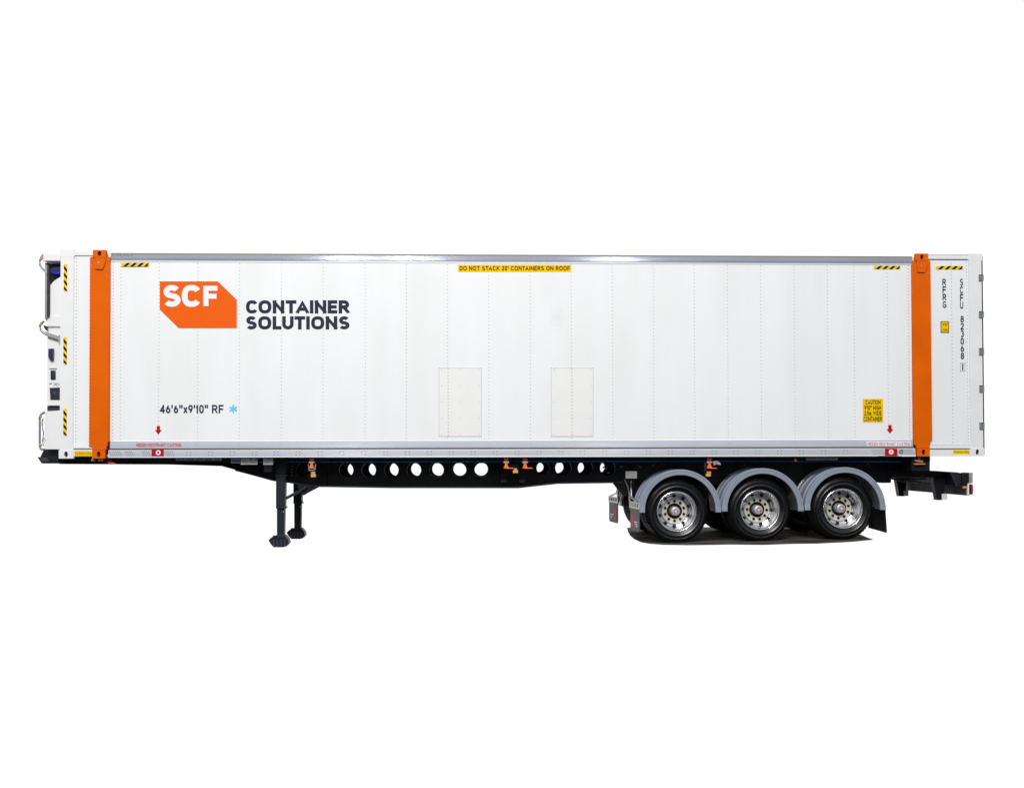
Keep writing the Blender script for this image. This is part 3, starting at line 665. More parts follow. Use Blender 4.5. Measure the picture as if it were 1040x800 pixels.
MB().poly([(61.4, 456.2), (61.4, 464.4), (46, 464.4), (41, 463.9), (44.5, 456.4)], 0.2, 2.2).build('under_tray', 'boxdark', ru)

# ================================================================== TRAILER
tr = empty('semi_trailer', (6.5, 0, 0))
tr['label'] = 'black skeletal semi trailer with three axles and grey fenders carrying the long white container'
tr['category'] = 'trailer'
YW = 0.70; YF = 1.80          # near and far web planes
holes = [(308, 7.2, 477)]+[(351.5+i*22.95, 7.3, 477.2) for i in range(7)]+[(551.7, 6.7, 475.2), (572.2, 8.2, 475.2), (594.7, 7.8, 475.2), (617.3, 7.8, 475.2), (648.6, 4.6, 473.6)]
def bottom_py(px):
    t = [(40, 471), (170, 471.6), (225, 473.2), (255, 481.3), (278, 487.6), (294, 489.6), (320, 493.7), (400, 494.9), (526, 495.0), (545, 492.9), (566, 490.6), (623, 489.8), (905, 489.8)]
    for (a, u), (b, v) in zip(t, t[1:]):
        if a <= px <= b: return u+(v-u)*(px-a)/(b-a)
    return 489.8
def beam(yc, name, sc=1.0):
    mb = MB(); y0, y1 = yc, yc+0.02
    edges = [60, 110, 170, 225, 240, 255, 278, 294]
    xs = edges[:]
    hs = sorted(holes)
    cells = []
    for hx_, r_, hz_ in hs: cells.append((hx_-11.3 if r_ > 6 else hx_-8, hx_+11.3 if r_ > 6 else hx_+8, hx_, r_, hz_))
    cur = 60.0; segs = []
    for a, b, hx_, r_, hz_ in cells:
        a = max(a, cur)
        if a > cur: segs.append((cur, a, None))
        segs.append((a, b, (hx_, r_, hz_))); cur = b
    segs.append((cur, 905.0, None))
    for a, b, h in segs:
        if h is None:
            ps = [a]+[e for e in (110, 170, 225, 240, 255, 278, 294, 320, 400, 526, 535, 545, 566, 590, 623) if a < e < b]+[b]
            top = [(p_, 464.6) for p_ in ps]; bot = [(p_, bottom_py(p_)) for p_ in reversed(ps)]
            mb.prism([K(u, v, YW) for u, v in top+bot], y0, y1)
        else:
            q = K(h[0], h[2], YW); rr = (X(h[0]+h[1], YW)-X(h[0], YW))*(sc if h[0] > 540 else 1)
            x0_, x1_ = X(a, YW), X(b, YW); zlo = min(Z(bottom_py(a), a, YW), Z(bottom_py(b), b, YW))
            zlo2 = max(Z(bottom_py(a), a, YW), Z(bottom_py(b), b, YW))
            zm = Z(486, a, YW)
            mb.cell(x0_, x1_, zm, Z(464.6, a, YW), q[0], q[1], rr, rr, y0, y1)
            mb.prism([K(a, bottom_py(a), YW), K(b, bottom_py(b), YW), (x1_, zm), (x0_, zm)], y0, y1)
            pass
            # rolled lip round the hole, turned inwards
            s_ = 1
            mb.lathe((q[0], y0, q[1]), [(rr, 0.0), (rr*0.985, 0.05), (rr*1.02, 0.05)], 28)
    return mb.build(name, 'steel', tr)
beam(YW, 'chassis_beam'); beam(YF, 'chassis_beam', 0.78)
MB().poly([(297, 468), (322, 468), (322, 488), (297, 488)], YW+0.30, YW+0.32).build('cross_plate', 'steel', tr)
def flange(y0, y1, name):
    t = [(240, 477.6), (255, 481.5), (278, 487.8), (294, 489.8), (306, 491.9), (320, 493.9), (400, 495.1), (526, 495.2), (545, 493.1), (566, 490.8), (623, 490.0)]
    pts = [K(a, b, YW) for a, b in t]
    mb = MB(); poly = [(x, z-0.004) for x, z in pts]+[(x, z+0.018) for x, z in reversed(pts)]
    mb.prism(poly, y0, y1); return mb.build(name, 'flange', tr)
flange(YW-0.09, YW+0.11, 'bottom_flange'); flange(YF-0.09, YF+0.11, 'bottom_flange')
# upper sole bar right under the container
MB().box(X(110, .6), X(944, .6), 0.58, 0.86, Z(470.2, 500, .6), Z(464.4, 500, .6)).build('top_flange', 'steel', tr)
MB().box(X(110, .6), X(944, .6), 1.66, 1.94, Z(470.2, 500, .6), Z(464.4, 500, .6)).build('top_flange', 'steel', tr)
MB().box(X(60), X(944), 0.10, 0.16, Z(466.4), ZB-0.012).build('side_raft', 'steel', tr)
# nose: gooseneck deck with bolster and coupler plate
ns = MB(); ns.poly([(47, 464.8), (240, 464.8), (240, 469.6), (170, 470.0), (60, 470.4), (50, 470.4)], 0.16, 0.58); ns.build('gooseneck', 'steel', tr)
ns = MB(); ns.poly([(47, 464.8), (240, 464.8), (240, 469.2), (60, 469.8), (50, 469.8)], 0.88, 2.3); ns.build('coupler_plate', 'steel', tr)
ns = MB(); ns.poly([(37.6, 464.0), (58, 464.0), (60, 470.6), (42.2, 470.6)], 0.03, 2.4); ns.build('front_bolster', 'steel', tr, bevel=0.01)
MB().poly([(39.4, 464.6), (47.6, 464.6), (49.8, 468.6), (43.2, 468.8)], 0.01, 0.03).build('bolster_plate', 'flange', tr)
MB().tube([pt(170, 469.0, .5), pt(400, 468.6, .52), pt(600, 468.2, .52), pt(760, 468.3, .52), pt(928, 468.6, .5)], 0.0085, 8).build('air_pipe', 'bluepipe', tr)
# cross members
for px in (330, 507, 536, 690, 790, 880):
    MB().box(X(px, YW)-.04, X(px, YW)+.04, YW+.021, YF-.001, Z(474, px, YW), Z(466, px, YW)).build('cross_member', 'steel', tr)
# bolsters under the castings (twist lock carriers)
def bolster(a, b, bt, y0=0.06):
    return MB().box(X(a), X(b), y0, W_-y0, Z(bt, a), Z(464.9, a)).build('bolster', 'steel', tr)
MB().poly([(332, 473), (346, 473.4), (345, 492), (343, 493.4), (333, 493.4), (331.6, 490)], 0.45, YW-.001).build('outrigger', 'steel', tr) if False else None
MB().poly([(321, 476), (331.4, 478), (331.4, 493.2), (322.4, 493.2)], YW-.05, YW-.001).build('outrigger', 'steel', tr)
for a, b in ((508.6, 515.4), (527.5, 534)):
    MB().poly([(a, 464.8), (b, 464.8), (b, 490.6), (a, 490.6)], YW-.10, YW-.001).build('outrigger', 'steel', tr)
    MB().poly([(a, 487.5), (b-1, 487.5), (b-1, 489.6), (a, 489.6)], YW-.12, YW-.10).build('outrigger_foot', 'flange', tr)
MB().poly([(516, 471), (527, 471), (527, 477.6), (516, 477.6)], 0.30, 0.6).build('lock_box', 'leg', tr)
MB().poly([(925.8, 464.2), (944.4, 464.2), (944.4, 478), (925.8, 478)], 0.08, W_-0.08).build('rear_bolster', 'steel', tr)
MB().poly([(92, 464.8), (112, 464.8), (117, 470.6), (96, 470.6)], 0.06, W_-0.08).build('front_lock_bolster', 'steel', tr)
# twist locks
def lock(px, y, items):
    e = empty('twist_lock', (X(px), y, Z(470, px)), tr)
    for nm, m, pts_, d in items: MB().poly([(px+a, b) for a, b in pts_], y+d, y+0.05).build(nm, m, e, bevel=0.004)
    return e
knob = ('knob', 'redknob', [(-2.2, 464.8), (2.2, 464.8), (2.4, 466.4), (1.2, 468.0), (-1.2, 468.0), (-2.4, 466.4)], 0.0)
band = ('band', 'galv', [(-3.0, 468.4), (3.0, 468.4), (2.6, 470.2), (-2.6, 470.2)], -0.004)
body = ('lock_body', 'orangelock', [(-1.2, 470.2), (1.2, 470.2), (1.5, 472.4), (2.8, 475.6), (-2.8, 475.6), (-1.6, 472.4)], 0.0)
def handle(s, b): return ('handle', 'orangelock', [(0, 474.6), (s, 474.9), (s, 475.8), (0, 475.8)], -0.008)
frm = ('frame', 'plate', [(-3.6, 471), (-2.8, 471), (-2.4, 476.8), (2.6, 476.8), (3.6, 471), (4.6, 471), (4.2, 476), (3.0, 478), (-3.2, 478)], 0.01)
lock(316.4, 0.07, [knob, band, body, frm, ('lamp_housing', 'galv', [(-0.8, 479), (3.8, 479), (3.4, 481.2), (-0.4, 481.2)], 0.0), ('side_marker', 'amber', [(-0.8, 481.3), (4.2, 481.3), (4.2, 484.4), (-0.8, 484.4)], 0.0)])
lock(514.2, 0.07, [knob, band, body, handle(7.6, 0)]); lock(533.4, 0.07, [knob, band, body, handle(7.6, 0)])
e = empty('side_marker', (X(523), .06, Z(478)), tr)
MB().poly([(521.0, 477.4), (526.0, 477.4), (526.0, 480.2), (521.0, 480.2)], .04, .07).build('lens', 'amber', e); MB().poly([(522, 475.4), (525.2, 475.4), (525, 477.3), (522.2, 477.3)], .05, .07).build('bracket', 'galv', e)
lock(720.8, 0.07, [knob, band, body, handle(7.4, 0), ('release_lever', 'galv', [(3.6, 468.6), (8, 467.6), (11.2, 470.4), (11.2, 472.4), (7.5, 471.4), (4, 472.8)], -0.004), ('lamp_housing', 'galv', [(-2.8, 478.6), (1.6, 478.6), (1.6, 480.6), (-2.8, 480.6)], 0.0), ('side_marker', 'amber', [(-3.6, 480.8), (1.2, 480.8), (1.2, 483.8), (-3.6, 483.8)], 0.0), ('frame', 'leg', [(-5.4, 470), (-3, 470), (-3, 479), (-5.4, 479)], 0.0)])
lock(933.8, 0.05, [('knob', 'redknob', [(-.9, 464), (.9, 464), (.9, 468), (-.9, 468)], -0.02), ('band', 'galv', [(-5, 466.8), (0, 467.6), (4, 467.4), (3.6, 469.8), (-1, 469.2), (-4, 468.2)], -0.03), ('handle', 'orangelock', [(-4.6, 470.4), (6.2, 470.4), (6.2, 471.6), (-4.6, 471.8)], -0.035)])
lock(101.6, 0.03, [('lock_body', 'orangelock', [(-2.2, 465.8), (2.6, 465.8), (2.6, 468.0), (-2.2, 468.0)], -0.03), ('knob', 'plate', [(-9.4, 466.4), (-7.6, 465.2), (-5.6, 466.2), (-5.8, 468.2), (-9.0, 468.2)], -0.03), ('handle', 'redknob', [(7.6, 469.2), (14.4, 469.9), (14.6, 471), (8.8, 470.4)], -0.03)])
MB().rect(807, 465.6, 809.2, 468.4, 0.09, 0.01).build('side_marker', 'orangelock', tr)
# plates
def plate(x0, y0, x1, y1, m, y=0.09, lines_=None, mt='darkplate', parent=tr):
    o = MB().rect(x0, y0, x1, y1, y, 0.004).build('data_plate', m, parent)
    if lines_:
        l = MB()
        for r_ in lines_: l.rect(*r_, y-0.0015, 0.001)
        l.build('print', mt, o)
    return o
plate(234.6, 464.9, 243.6, 470.2, 'plate', 0.09, [(235.2, 467.0, 243.2, 469.4)], 'blueplate')
plate(244.6, 465.0, 261.4, 471.6, 'galv', 0.09, [(245.4, 466.4, 252.6, 466.8), (245.4, 468.0, 252.6, 468.4), (245.4, 469.7, 252.6, 470.1), (253.4, 465.8, 256.4, 467.4), (257.4, 466.2, 260.8, 467.2), (253.4, 468.6, 260.8, 469.0), (253.4, 470, 260.8, 470.4)])
plate(267.4, 465.2, 277.2, 471.8, 'galv', 0.09, [(268.2, 466.4, 276.4, 466.8), (268.2, 468.6, 276.4, 468.9), (268.2, 470.2, 276.4, 470.5)])
plate(268.2, 472.8, 276.6, 479.0, 'darkplate', 0.30)
plate(178.6, 464.8, 225.2, 467.6, 'plate', 0.085, [(180+i*1.9, 465.6, 181.2+i*1.9, 466.9) for i in range(23) if i % 5 != 4])
o = plate(818.6, 463.9, 850.8, 467.2, 'plate', 0.085, [(826+i*2.1, 464.9, 827.4+i*2.1, 466.3) for i in range(11)])
MB().rect(819, 464.2, 825.4, 466.0, 0.083, 0.001).build('red_field', 'redtext', o)
plate(635.5, 478.4, 646.8, 485.6, 'galv', 0.30, [(636.8, 480+i*1.2, 645.6, 480.3+i*1.2) for i in range(4)])
# landing legs
def landing_leg(y, side, name='landing_leg'):
    yp = 0.42
    e = empty('landing_leg', (X(285, yp), y, slope(2.6)), tr)
    def q(px, py): return K(px, py, yp)
    def pr(pts_, y0, y1, m, nm, bv=0.006): 
        return MB().prism([q(*p) for p in pts_], y0, y1).build(nm, m, e, bevel=bv)
    pr([(280.2, 466), (290.0, 466), (289.4, 514.6), (280.2, 514.6)], y, y+0.14, 'leg', 'outer_tube')
    pr([(279.6, 482), (290.6, 482), (290.6, 483.4), (279.6, 483.4)], y-0.01, y+0.15, 'flange', 'collar')
    pr([(280.0, 514.4), (290.6, 514.4), (290.0, 516.4), (280.6, 516.4)], y-0.008, y+0.148, 'leg', 'collar')
    pr([(280.9, 516.2), (288.9, 516.2), (288.4, 546), (281.0, 546)], y+0.015, y+0.125, 'leg', 'inner_tube')
    pr([(287.4, 519.0), (288.4, 519.0), (288.4, 520.2), (287.4, 520.2)], y-0.005, y+0.01, 'galv', 'pin', 0)
    f = MB()
    f.prism([q(272.8, 548.2), q(276.6, 544.8), q(289.4, 543.4), q(292.6, 547.2), q(293.6, 551.2), q(290.8, 554.6), q(288, 555.4), q(278.2, 555.4), q(275.4, 552.4)], y-0.03, y+0.17)
    f.prism([q(277.2, 543.2), q(290.6, 542.6), q(290, 546.4), q(280, 546.6)], y-0.045, y-0.03)
    f.build('foot', 'leg', e, bevel=0.012)
    rb = MB()
    for k in range(4):
        rb.prism([q(277.4+k*3.8, 547), q(278.4+k*3.8, 547), q(279.2+k*3.8, 554.6), q(278.0+k*3.8, 554.6)], y-0.036, y-0.030)
    rb.build('foot_rib', 'flange', e)
    a = q(290, 506); b = q(311.5, 494.5)
    MB().tube([(a[0], y+.03, a[1]), (b[0], y+.03 if side < 0 else y+.1, b[1])], 0.022, 8).build('brace', 'leg', e)
    pr([(299, 489.6), (320.4, 494.2), (309.2, 502.6), (306.8, 502.6)], y+0.05, y+0.07, 'steel', 'gusset', 0) if side < 0 else None
    for k in range(5):
        c_ = q(293.2, 470.5+k*3.1); MB().lathe((c_[0], YW-0.004, c_[1]), [(0.0002, -0.012), (0.009, -0.012), (0.011, 0.0)], 6).build('bolt', 'plate', e) if side < 0 else None
    return e
landing_leg(0.42, -1); landing_leg(1.94, 1)
MB().tube([(X(285, .42), .55, Z(487, 285, .42)), (X(285, .42), 1.95, Z(487, 285, .42))], 0.03, 10).build('cross_shaft', 'leg', tr)
# ------------------------------------------------------------------ wheels
RT = 0.462
def tyre_mesh(inner=False):
    mb = MB()
    prof = [(0.290, 0.030), (0.300, 0.012), (0.325, 0.002), (0.352, -0.004), (0.358, -0.0075), (0.364, -0.004), (0.395, -0.001), (0.404, -0.004), (0.410, 0.001), (0.428, 0.012), (0.440, 0.018), (0.450, 0.030), (RT-.004, 0.044)]
    mb.lathe((0, 0, 0), prof, 72)
    tr_ = [(RT-.004, 0.044), (RT, 0.055), (RT, 0.075), (RT-.012, 0.078), (RT-.012, 0.088), (RT, 0.091), (RT+.001, 0.125), (RT-.012, 0.128), (RT-.012, 0.138), (RT+.001, 0.141), (RT, 0.180), (RT-.012, 0.183), (RT-.012, 0.193), (RT, 0.196), (RT, 0.215), (RT-.006, 0.232)]
    mb.lathe((0, 0, 0), tr_, 72, m=1)
    mb.lathe((0, 0, 0), [(RT-.006, 0.232), (0.44, 0.252), (0.36, 0.272), (0.30, 0.262), (0.290, 0.245)], 72)
    # shoulder sipes
    n = 60
    for k in range(n):
        a = 2*PI*k/n; c, s_ = math.cos(a), math.sin(a)
        def R(r, t): return (r*math.cos(a+t), r*math.sin(a+t))
        vs = []
        for r, y in ((0.447, 0.020), (RT+.002, 0.046), (RT+.0025, 0.070)):
            for t in (-0.030, 0.030): x_, z_ = R(r, t); vs.append((x_, y, z_))
        mb.add(vs, [(0, 1, 3, 2), (2, 3, 5, 4)], 1)
    return mb
def wheel(parent_name, x, y, z, flip):
    e = empty('wheel', (x, y, z), tr)
    if flip: e.rotation_euler = (0, 0, PI)
    return e
TY = tyre_mesh()
def mk(mb, name, mats, e, **k): 
    o = mb.build(name, mats, None, **k); o.parent = e; return o
w0 = empty('wheel', (0, 0, 0), tr); 
mk(TY, 'tyre', ['rubber', 'tread'], w0)
rim = MB()
rim.lathe((0, 0, 0), [(0.284, 0.030), (0.294, 0.016), (0.297, 0.004), (0.292, -0.003), (0.283, -0.003), (0.277, 0.004), (0.271, 0.016), (0.266, 0.024), (0.263, 0.040), (0.262, 0.070), (0.256, 0.086), (0.250, 0.115), (0.247, 0.160), (0.241, 0.182), (0.229, 0.200), (0.205, 0.212), (0.192, 0.206), (0.190, 0.194)], 80)
vent = MB()
for k in range(10):
    a = 2*PI*(k+.5)/10; c, s_ = math.cos(a), math.sin(a); r0 = 0.222; nrm = Vector((-0.62*c, -0.78, -0.62*s_)).normalized()
    ctr = Vector((r0*c, 0.2025, r0*s_)); ta = Vector((-s_, 0, c)); tb = nrm.cross(ta)
    vs = [ctr+nrm*0.006+ta*0.027*math.cos(2*PI*j/14)+tb*0.021*math.sin(2*PI*j/14) for j in range(14)]
    rim.add(vs, [tuple(range(14))], 1)
mk(rim, 'rim', ['chrome', 'hole'], w0, smooth=60)
dsc = MB(); dsc.lathe((0, 0, 0), [(0.190, 0.194), (0.188, 0.186), (0.184, 0.183), (0.120, 0.183), (0.114, 0.186)], 60); dsc.lathe((0, 0, 0), [(0.114, 0.186), (0.112, 0.231), (0.0005, 0.231)], 40, m=1)  # well round the hub coloured dark, its shadow put into the material
for k in range(10):
    a = 2*PI*k/10+PI/10; c, s_ = 0.146*math.cos(a), 0.146*math.sin(a)
    dsc.lathe((c, 0, s_), [(0.0205, 0.1828), (0.0195, 0.166), (0.015, 0.160), (0.0003, 0.159)], 10, m=1)
mk(dsc, 'disc', ['disc', 'hole'], w0)
hub = MB(); hub.lathe((0, 0, 0), [(0.070, 0.231), (0.070, 0.150), (0.066, 0.140), (0.064, 0.088), (0.062, 0.076), (0.050, 0.070), (0.040, 0.070), (0.036, 0.066), (0.0004, 0.064)], 36)
mk(hub, 'hub_cap', 'hub', w0)
lg = MB()
for k in range(3):                                    # red three-armed emblem on the hub cap
    a = PI/2+0.35+k*2*PI/3
    arc = [(0.034*math.cos(a+t), 0.034*math.sin(a+t)) for t in (-.5, -.25, 0, .25, .5)]+[(0.022*math.cos(a+t), 0.022*math.sin(a+t)) for t in (.5, 0, -.5)]
    lg.prism(arc, 0.0605, 0.0645, 0)
lg.prism([(0.012*math.cos(2*PI*k/12), 0.012*math.sin(2*PI*k/12)) for k in range(12)], 0.0605, 0.064, 1)
mk(lg, 'emblem', ['redtext', 'printwhite'], w0)
mk(MB().tube([(0.20, 0.10, -0.16), (0.225, 0.06, -0.155)], 0.005, 6), 'valve', 'galv', w0)
inner0 = empty('inner_wheel', (0, 0, 0), tr); 
ti = bpy.data.objects.new('tyre', w0.children[0].data if False else [c for c in w0.children if c.name.startswith('tyre')][0].data); COL.objects.link(ti); ti.parent = inner0
mk(MB().lathe((0, 0, 0), [(0.290, 0.03), (0.27, 0.05), (0.26, 0.20), (0.1, 0.22)], 40), 'rim', 'hole', inner0)
def copy_tree(o, parent):
    c = o.copy(); COL.objects.link(c); c.parent = parent
    for ch in o.children: copy_tree(ch, c)
    return c
wc = [(687.2, 519.6), (771.8, 518.0), (856.0, 516.4)]
wx = [K(a, b, 0.06)[0] for a, b in wc]
torg = Vector(tr['_org'])
first = True; wi = 0
for i, x in enumerate(wx):
    z = slope(x)+RT-0.004
    for flip in (False, True):
        a = w0 if first else copy_tree(w0, tr); b = inner0 if first else copy_tree(inner0, tr); first = False
        ya, yb = (0.05, 0.355) if not flip else (W_-0.05, W_-0.355)
        a.location = Vector((x, ya, z))-torg; b.location = Vector((x, yb, z))-torg
        rz = PI if flip else 0
        a.rotation_euler = (0, (0.35*i), rz); b.rotation_euler = (0, 0.5*i, rz)
    ax = MB(); ax.tube([(x, 0.28, z), (x, W_-0.28, z)], 0.065, 14)
    for yy in (0.62, W_-0.62-0.2): ax.tube([(x, yy, z), (x, yy+0.2, z)], 0.21, 24)
    ax.build('axle', 'steel', tr)
    # air bag and trailing arm
    for yy in (0.78, W_-0.98):
        ab = MB(); ab.poly([(0, 0)], 0, 0) if False else None
        ab.box(x-0.42, x+0.2, yy+.02, yy+.12, z-0.05, z+0.08); ab.lathe((x+.25, 0, 0), [(0, 0)], 3) if False else None
        ab.tube([(x+0.22, yy+.1, z+0.02), (x+0.22, yy+.1, z+0.12), (x+0.22, yy+.1, z+0.28)], [0.10, 0.13, 0.10], 16)
        ab.prism([(x-0.50, z+0.30), (x-0.34, z+0.30), (x-0.38, z-0.06), (x-0.46, z-0.06)], yy, yy+.14)
        ab.build('suspension_arm', 'steel', tr)
# ------------------------------------------------------------------ fenders
fc = [(691.0, 518.4, 41.7), (774.7, 517.2, 41.9), (858.4, 516.0, 41.8)]
def fender(cx_, cz_, R, y0, sgn):
    """half round quarter: sgn +1 opens its outer lip towards the camera side"""
    s_ = sgn
    R = R*0.01445
    prof = [(R-0.083, 0.030), (R-0.083, 0.0), (R-0.078, -0.008), (R-0.052, -0.010), (R-0.047, -0.004), (R-0.030, -0.004), (R-0.026, -0.012), (R-0.006, -0.010), (R, 0.0), (R, 0.035), (R-0.022, 0.045), (R-0.022, 0.15), (R-0.004, 0.165), (R-0.004, 0.20), (R-0.022, 0.215), (R-0.022, 0.40), (R-0.004, 0.415), (R-0.004, 0.45), (R-0.022, 0.465), (R-0.022, 0.58), (R, 0.59), (R, 0.61), (R-0.034, 0.61), (R-0.034, 0.045), (R-0.062, 0.040), (R-0.062, 0.030)]
    prof = [(r, y*s_) for r, y in prof]
    mb = MB(); mb.lathe((cx_, y0, cz_), prof, 56, 0.015, PI-0.015, closed=True)
    e = mb.build('fender', 'fender', tr, smooth=30)
    tb = MB()
    for sx in (-1, 1):
        xa_ = cx_+sx*(R-0.083); xb_ = cx_+sx*(R+0.001)
        tb.box(min(xa_, xb_), max(xa_, xb_), *sorted((y0-0.013*s_, y0+0.04*s_)), cz_-0.028, cz_+0.045)
        tb.box(min(cx_+sx*(R-.03), xb_), max(cx_+sx*(R-.03), xb_), *sorted((y0+0.041*s_, y0+0.60*s_)), cz_-0.028, cz_+0.04)
    tb.build('fender_foot', 'fender', e, bevel=0.006)
    MB().tube([(cx_, y0+0.3*s_, cz_+R-0.05), (cx_, y0+0.75*s_, cz_+R-0.02)], 0.02, 8).build('fender_stay', 'steel', e)
    return e
for a, b, R in fc:
    q = K(a, b, 0.0)
    fender(q[0], q[1], R, 0.0, 1); fender(q[0], q[1], R, W_, -1)
# ------------------------------------------------------------------ mud flaps
def flap_front(dy, sgn):
    """front flap with galvanised hanger; outline read on the plane of its outer edge"""
    xo = K(649.0, 520, 0.0)[0]; xi = K(639.6, 520, 0.60)[0]
    zt_, zb_ = Z(514.5, 649, 0), Z(540.2, 649, 0)
    yo, yi = (0.0, 0.60) if sgn > 0 else (W_, W_-0.60)
    if sgn < 0: xo = K(618.6, 520, W_)[0]; xi = K(627.8, 520, W_-0.60)[0]
    def P3(u, z, off=0.0):                # u: 0 outer .. 1 inner
        return Vector((xo+(xi-xo)*u-off, yo+(yi-yo)*u, z))
    def slab(u0, u1, z0, z1, off, th, m=0, mb=None, ua=0, ub=0):
        v = [P3(u0+ua, z0, off), P3(u1+ub, z0, off), P3(u1, z1, off), P3(u0, z1, off)]
        v += [p+Vector((th, 0, 0)) for p in v]
        return mb.add(v, [(0, 1, 2, 3), (7, 6, 5, 4), (0, 4, 5, 1), (1, 5, 6, 2), (2, 6, 7, 3), (3, 7, 4, 0)], m)
    mb = MB(); slab(0.0, 0.94, zb_+0.02, zt_, 0.0, 0.012, 0, mb); slab(0.06, 0.88, zb_, zb_+0.02, 0.0, 0.012, 0, mb)
    f = mb.build('mud_flap', 'flap', tr)
    h = MB()
    slab(-0.02, 1.0, Z(517.2, 649), Z(515.6, 649), 0.006, 0.02, 0, h); slab(-0.02, 1.0, Z(511.6, 649), Z(510.4, 649), 0.006, 0.02, 0, h)
    for u in (0.0, 0.2, 0.4, 0.6, 0.8, 0.95): slab(u-.03, u+.05, Z(516, 649), Z(511, 649), 0.005, 0.02, 0, h)
    # triangular arm
    h.tube([P3(0.02, Z(511, 649)), P3(0.98, Z(505, 649))], 0.016, 6); h.tube([P3(0.98, Z(512, 649)), P3(0.98, Z(505, 649))], 0.016, 6)
    h.tube([P3(0.98, Z(505, 649)), P3(1.10, Z(496, 649))+Vector((-.01, 0, 0)), P3(1.18, Z(488, 649))+Vector((-.05, 0, 0))], 0.013, 6)
    h.tube([P3(0.80, Z(507, 649)), P3(1.0, Z(489, 649))+Vector((.02, 0, 0))], 0.010, 6)
    h.build('flap_hanger', 'galv', f)
    t_ = MB()
    zz = zt_-(zt_-zb_)*0.34
    slab(0.60, 0.80, zz-0.19, zz, 0.003, 0.002, 0, t_)
    for k in range(3): slab(0.18, 0.52-.08*k, zz-0.115-0.03*k, zz-0.103-0.03*k, 0.003, 0.002, 1, t_)
    t_.build('flap_print', ['redtext', 'printwhite'], f)
flap_front(0, 1); flap_front(0, -1)
for sgn in (1, -1):
    yo, yi = (0.0, 0.60) if sgn > 0 else (W_, W_-0.6)
    x0_ = X(900.2, 0)-0.02
    mb = MB(); zz1, zz0 = Z(515.5, 900), Z(540.8, 900)
    v = [(x0_, yo, zz1), (x0_+0.02, yo, zz0), (x0_-0.02, yi, zz0+0.03), (x0_-0.02, yi, zz1)]
    v += [(a-0.015, b, c) for a, b, c in v]
    mb.add(v, [(0, 1, 2, 3), (7, 6, 5, 4), (0, 4, 5, 1), (1, 5, 6, 2), (2, 6, 7, 3), (3, 7, 4, 0)])
    mb.build('mud_flap', 'flapblack', tr)
# subframe above the wheels
for y0_, y1_ in ((YW-0.05, YW+0.07), (YF-0.05, YF+0.07)):
    MB().poly([(640, 470.4), (905, 470.4), (905, 487), (880, 492), (650, 492)], y0_, y1_).build('subframe', 'steel', tr)
MB().poly([(650, 492.2), (880, 492.2), (872, 506), (660, 506)], YW+0.16, YF-0.16).build('air_tank', 'steel', tr)
for px, py_ in ((616, 476), (618.5, 480.4), (632, 474), (648.8, 473.2), (650.6, 474.6), (664, 472.6), (672, 472.4), (757, 473.5), (761, 474), (765, 477.4), (884, 474), (882.6, 471.4)):
    q = K(px, py_, YW-.1); MB().tube([(q[0]-.02, YW-.10, q[1]), (q[0]+.012, YW-.07, q[1]+.012)], 0.009, 6).build('valve', 'galv', tr)
hs = MB(); hs.tube([pt(612, 475, .75), pt(616, 472.6, .74), pt(622, 473.4, .74), pt(627, 477, .75), pt(634, 474, .74), pt(648, 473, .66), pt(662, 473.6, .6), pt(680, 472, .6)], 0.012, 6)
hs.build('brake_hose', 'dusty', tr)
# ------------------------------------------------------------------ tail: rails, rear cross beam, brackets, bumper
for y0_ in (YW, YF):
    MB().prism([K(900, 476.6, YW), K(936, 477.2, YW), K(972, 479.4, YW), K(972, 484.8, YW), K(900, 484.8, YW)], y0_-0.06, y0_+0.08).build('tail_beam', 'steel', tr, bevel=0.01)
xt = X(984.0, 0); 
MB().box(xt-0.10, xt, 0.0, W_, Z(493.8, 985), Z(480.2, 985)).build('rear_cross_beam', 'steel', tr, bevel=0.008)
MB().box(xt-0.055, xt-0.02, 0.02, W_-0.02, Z(503.0, 985), Z(493.9, 985)).build('bumper_bar', 'dusty', tr, bevel=0.006)
MB().prism([K(966, 480.4, .05), K(984, 480.4, .05), K(984, 493.6, .05), K(972, 493.6, .05)], 0.05, 0.07).build('end_gusset', 'leg', tr)
ec = empty('tail_lamp', (X(986), -0.02, Z(490, 985)), tr)
MB().rect(984.6, 479.8, 988.0, 490.4, -0.02, 0.25).build('end_plate', 'galv', ec, bevel=0.004)
fr_ = MB()
for r_ in ((983.2, 490.8, 988.6, 491.6), (983.0, 491.6, 984.2, 502.6), (983.2, 502.0, 989.6, 503.0)): fr_.rect(*r_, -0.02, 0.2)
fr_.build('lamp_frame', 'printwhite', ec)
MB().rect(984.4, 491.8, 987.4, 501.8, -0.005, 0.2).build('lamp_housing', 'boxdark', ec); MB().rect(987.2, 492.4, 988.3, 501.4, -0.012, 0.2).build('lamp_lens', 'redtext', ec)
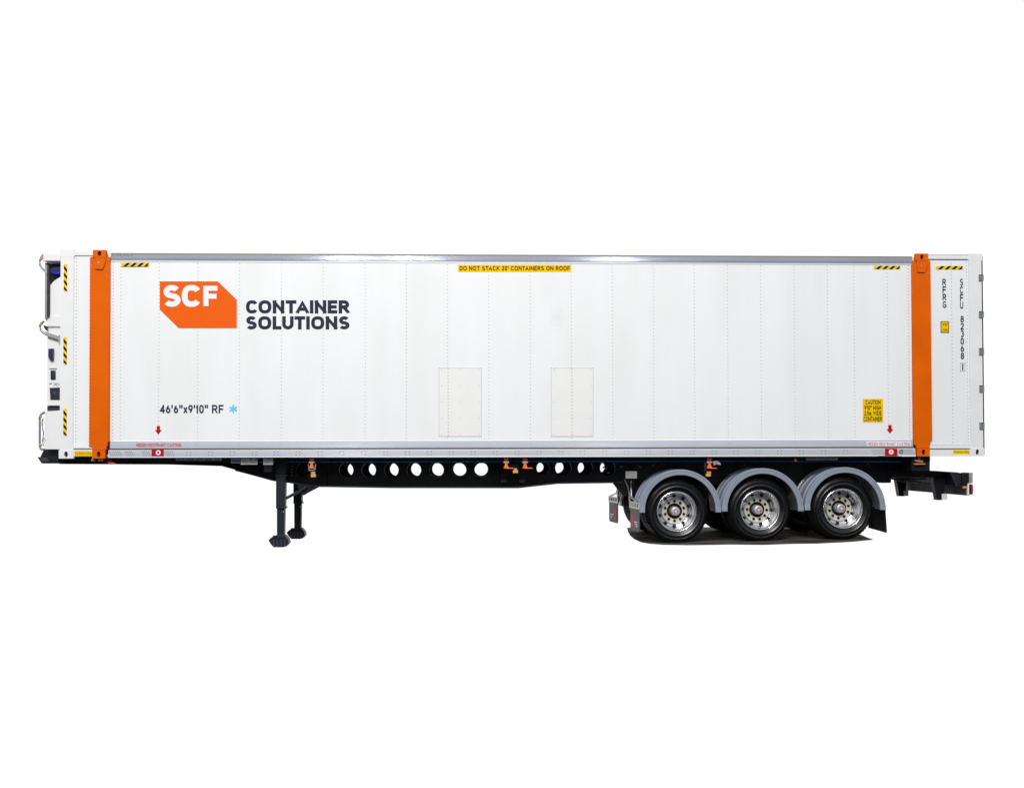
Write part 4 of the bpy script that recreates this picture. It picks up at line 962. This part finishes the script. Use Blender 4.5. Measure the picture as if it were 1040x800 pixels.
MB().rect(978.2, 493.6, 982.2, 495.8, -0.01, 0.03).build('side_marker', 'orangelock', tr)
for yb_, pxs in ((0.55, None), (2.0, None)):
    xq = xt-0.30
    sh = MB(); zt_ = Z(484.6, 960, .55); zb_ = Z(507.6, 965, .55)
    sh.prism([(xt-0.30, zt_), (xt-0.10, zt_), (xt-0.15, zb_), (xt-0.24, zb_)], yb_, yb_+0.12)
    sh.build('bumper_bracket', 'steel', tr)
    MB().box(xt-0.17, xt-0.09, yb_-0.01, yb_+0.13, zb_+0.005, zb_+0.095).build('reflector', 'printwhite', tr)
MB().tube([(xt-0.3, 0.8, Z(486, 950, .7)), (xt-0.5, 1.1, Z(488, 950, .7)), (xt-0.7, 1.3, Z(486, 940, .7)), (xt-1.0, 1.0, Z(488, 930, .7))], 0.015, 6).build('brake_hose', 'dusty', tr)

# clutter of the rear end: hoses, valve block, light cables
tc2 = MB()
for (x0_, y0_, z0_), (x1_, y1_, z1_) in (((-.9, .85, 484.8), (-.6, .9, 489.5)), ((-.6, .9, 489.5), (-.35, 1.2, 486.5)), ((-1.15, .9, 485), (-1.0, 1.1, 490)), ((-1.0, 1.1, 490), (-.7, 1.5, 487)), ((-.5, 1.4, 486), (-.2, 1.2, 491)), ((-.2, 1.2, 491), (-.1, .6, 492))):
    tc2.tube([(xt+x0_, y0_, Z(z0_, 950, .7)), (xt+x1_, y1_, Z(z1_, 950, .7))], 0.012, 6)
tc2.build('light_cable', 'dusty', tr)
MB().box(xt-.95, xt-.80, .95, 1.10, Z(490.5, 930, .8), Z(485.5, 930, .8)).build('valve_block', 'plate', tr, bevel=0.01)
MB().box(xt-1.18, xt-1.04, .80, .92, Z(489.0, 920, .8), Z(485.0, 920, .8)).build('valve_block', 'leg', tr, bevel=0.01)
# dark sheet added to deepen the wheel bay's shade ahead of the first axle
MB().poly([(622, 489.9), (652, 489.9), (652, 506), (632, 503)], YW+.02, YW+.06).build('bay_shade_sheet', 'steel', tr)

# drop the builder's helper property
for o in bpy.data.objects:
    if '_org' in o: del o['_org']
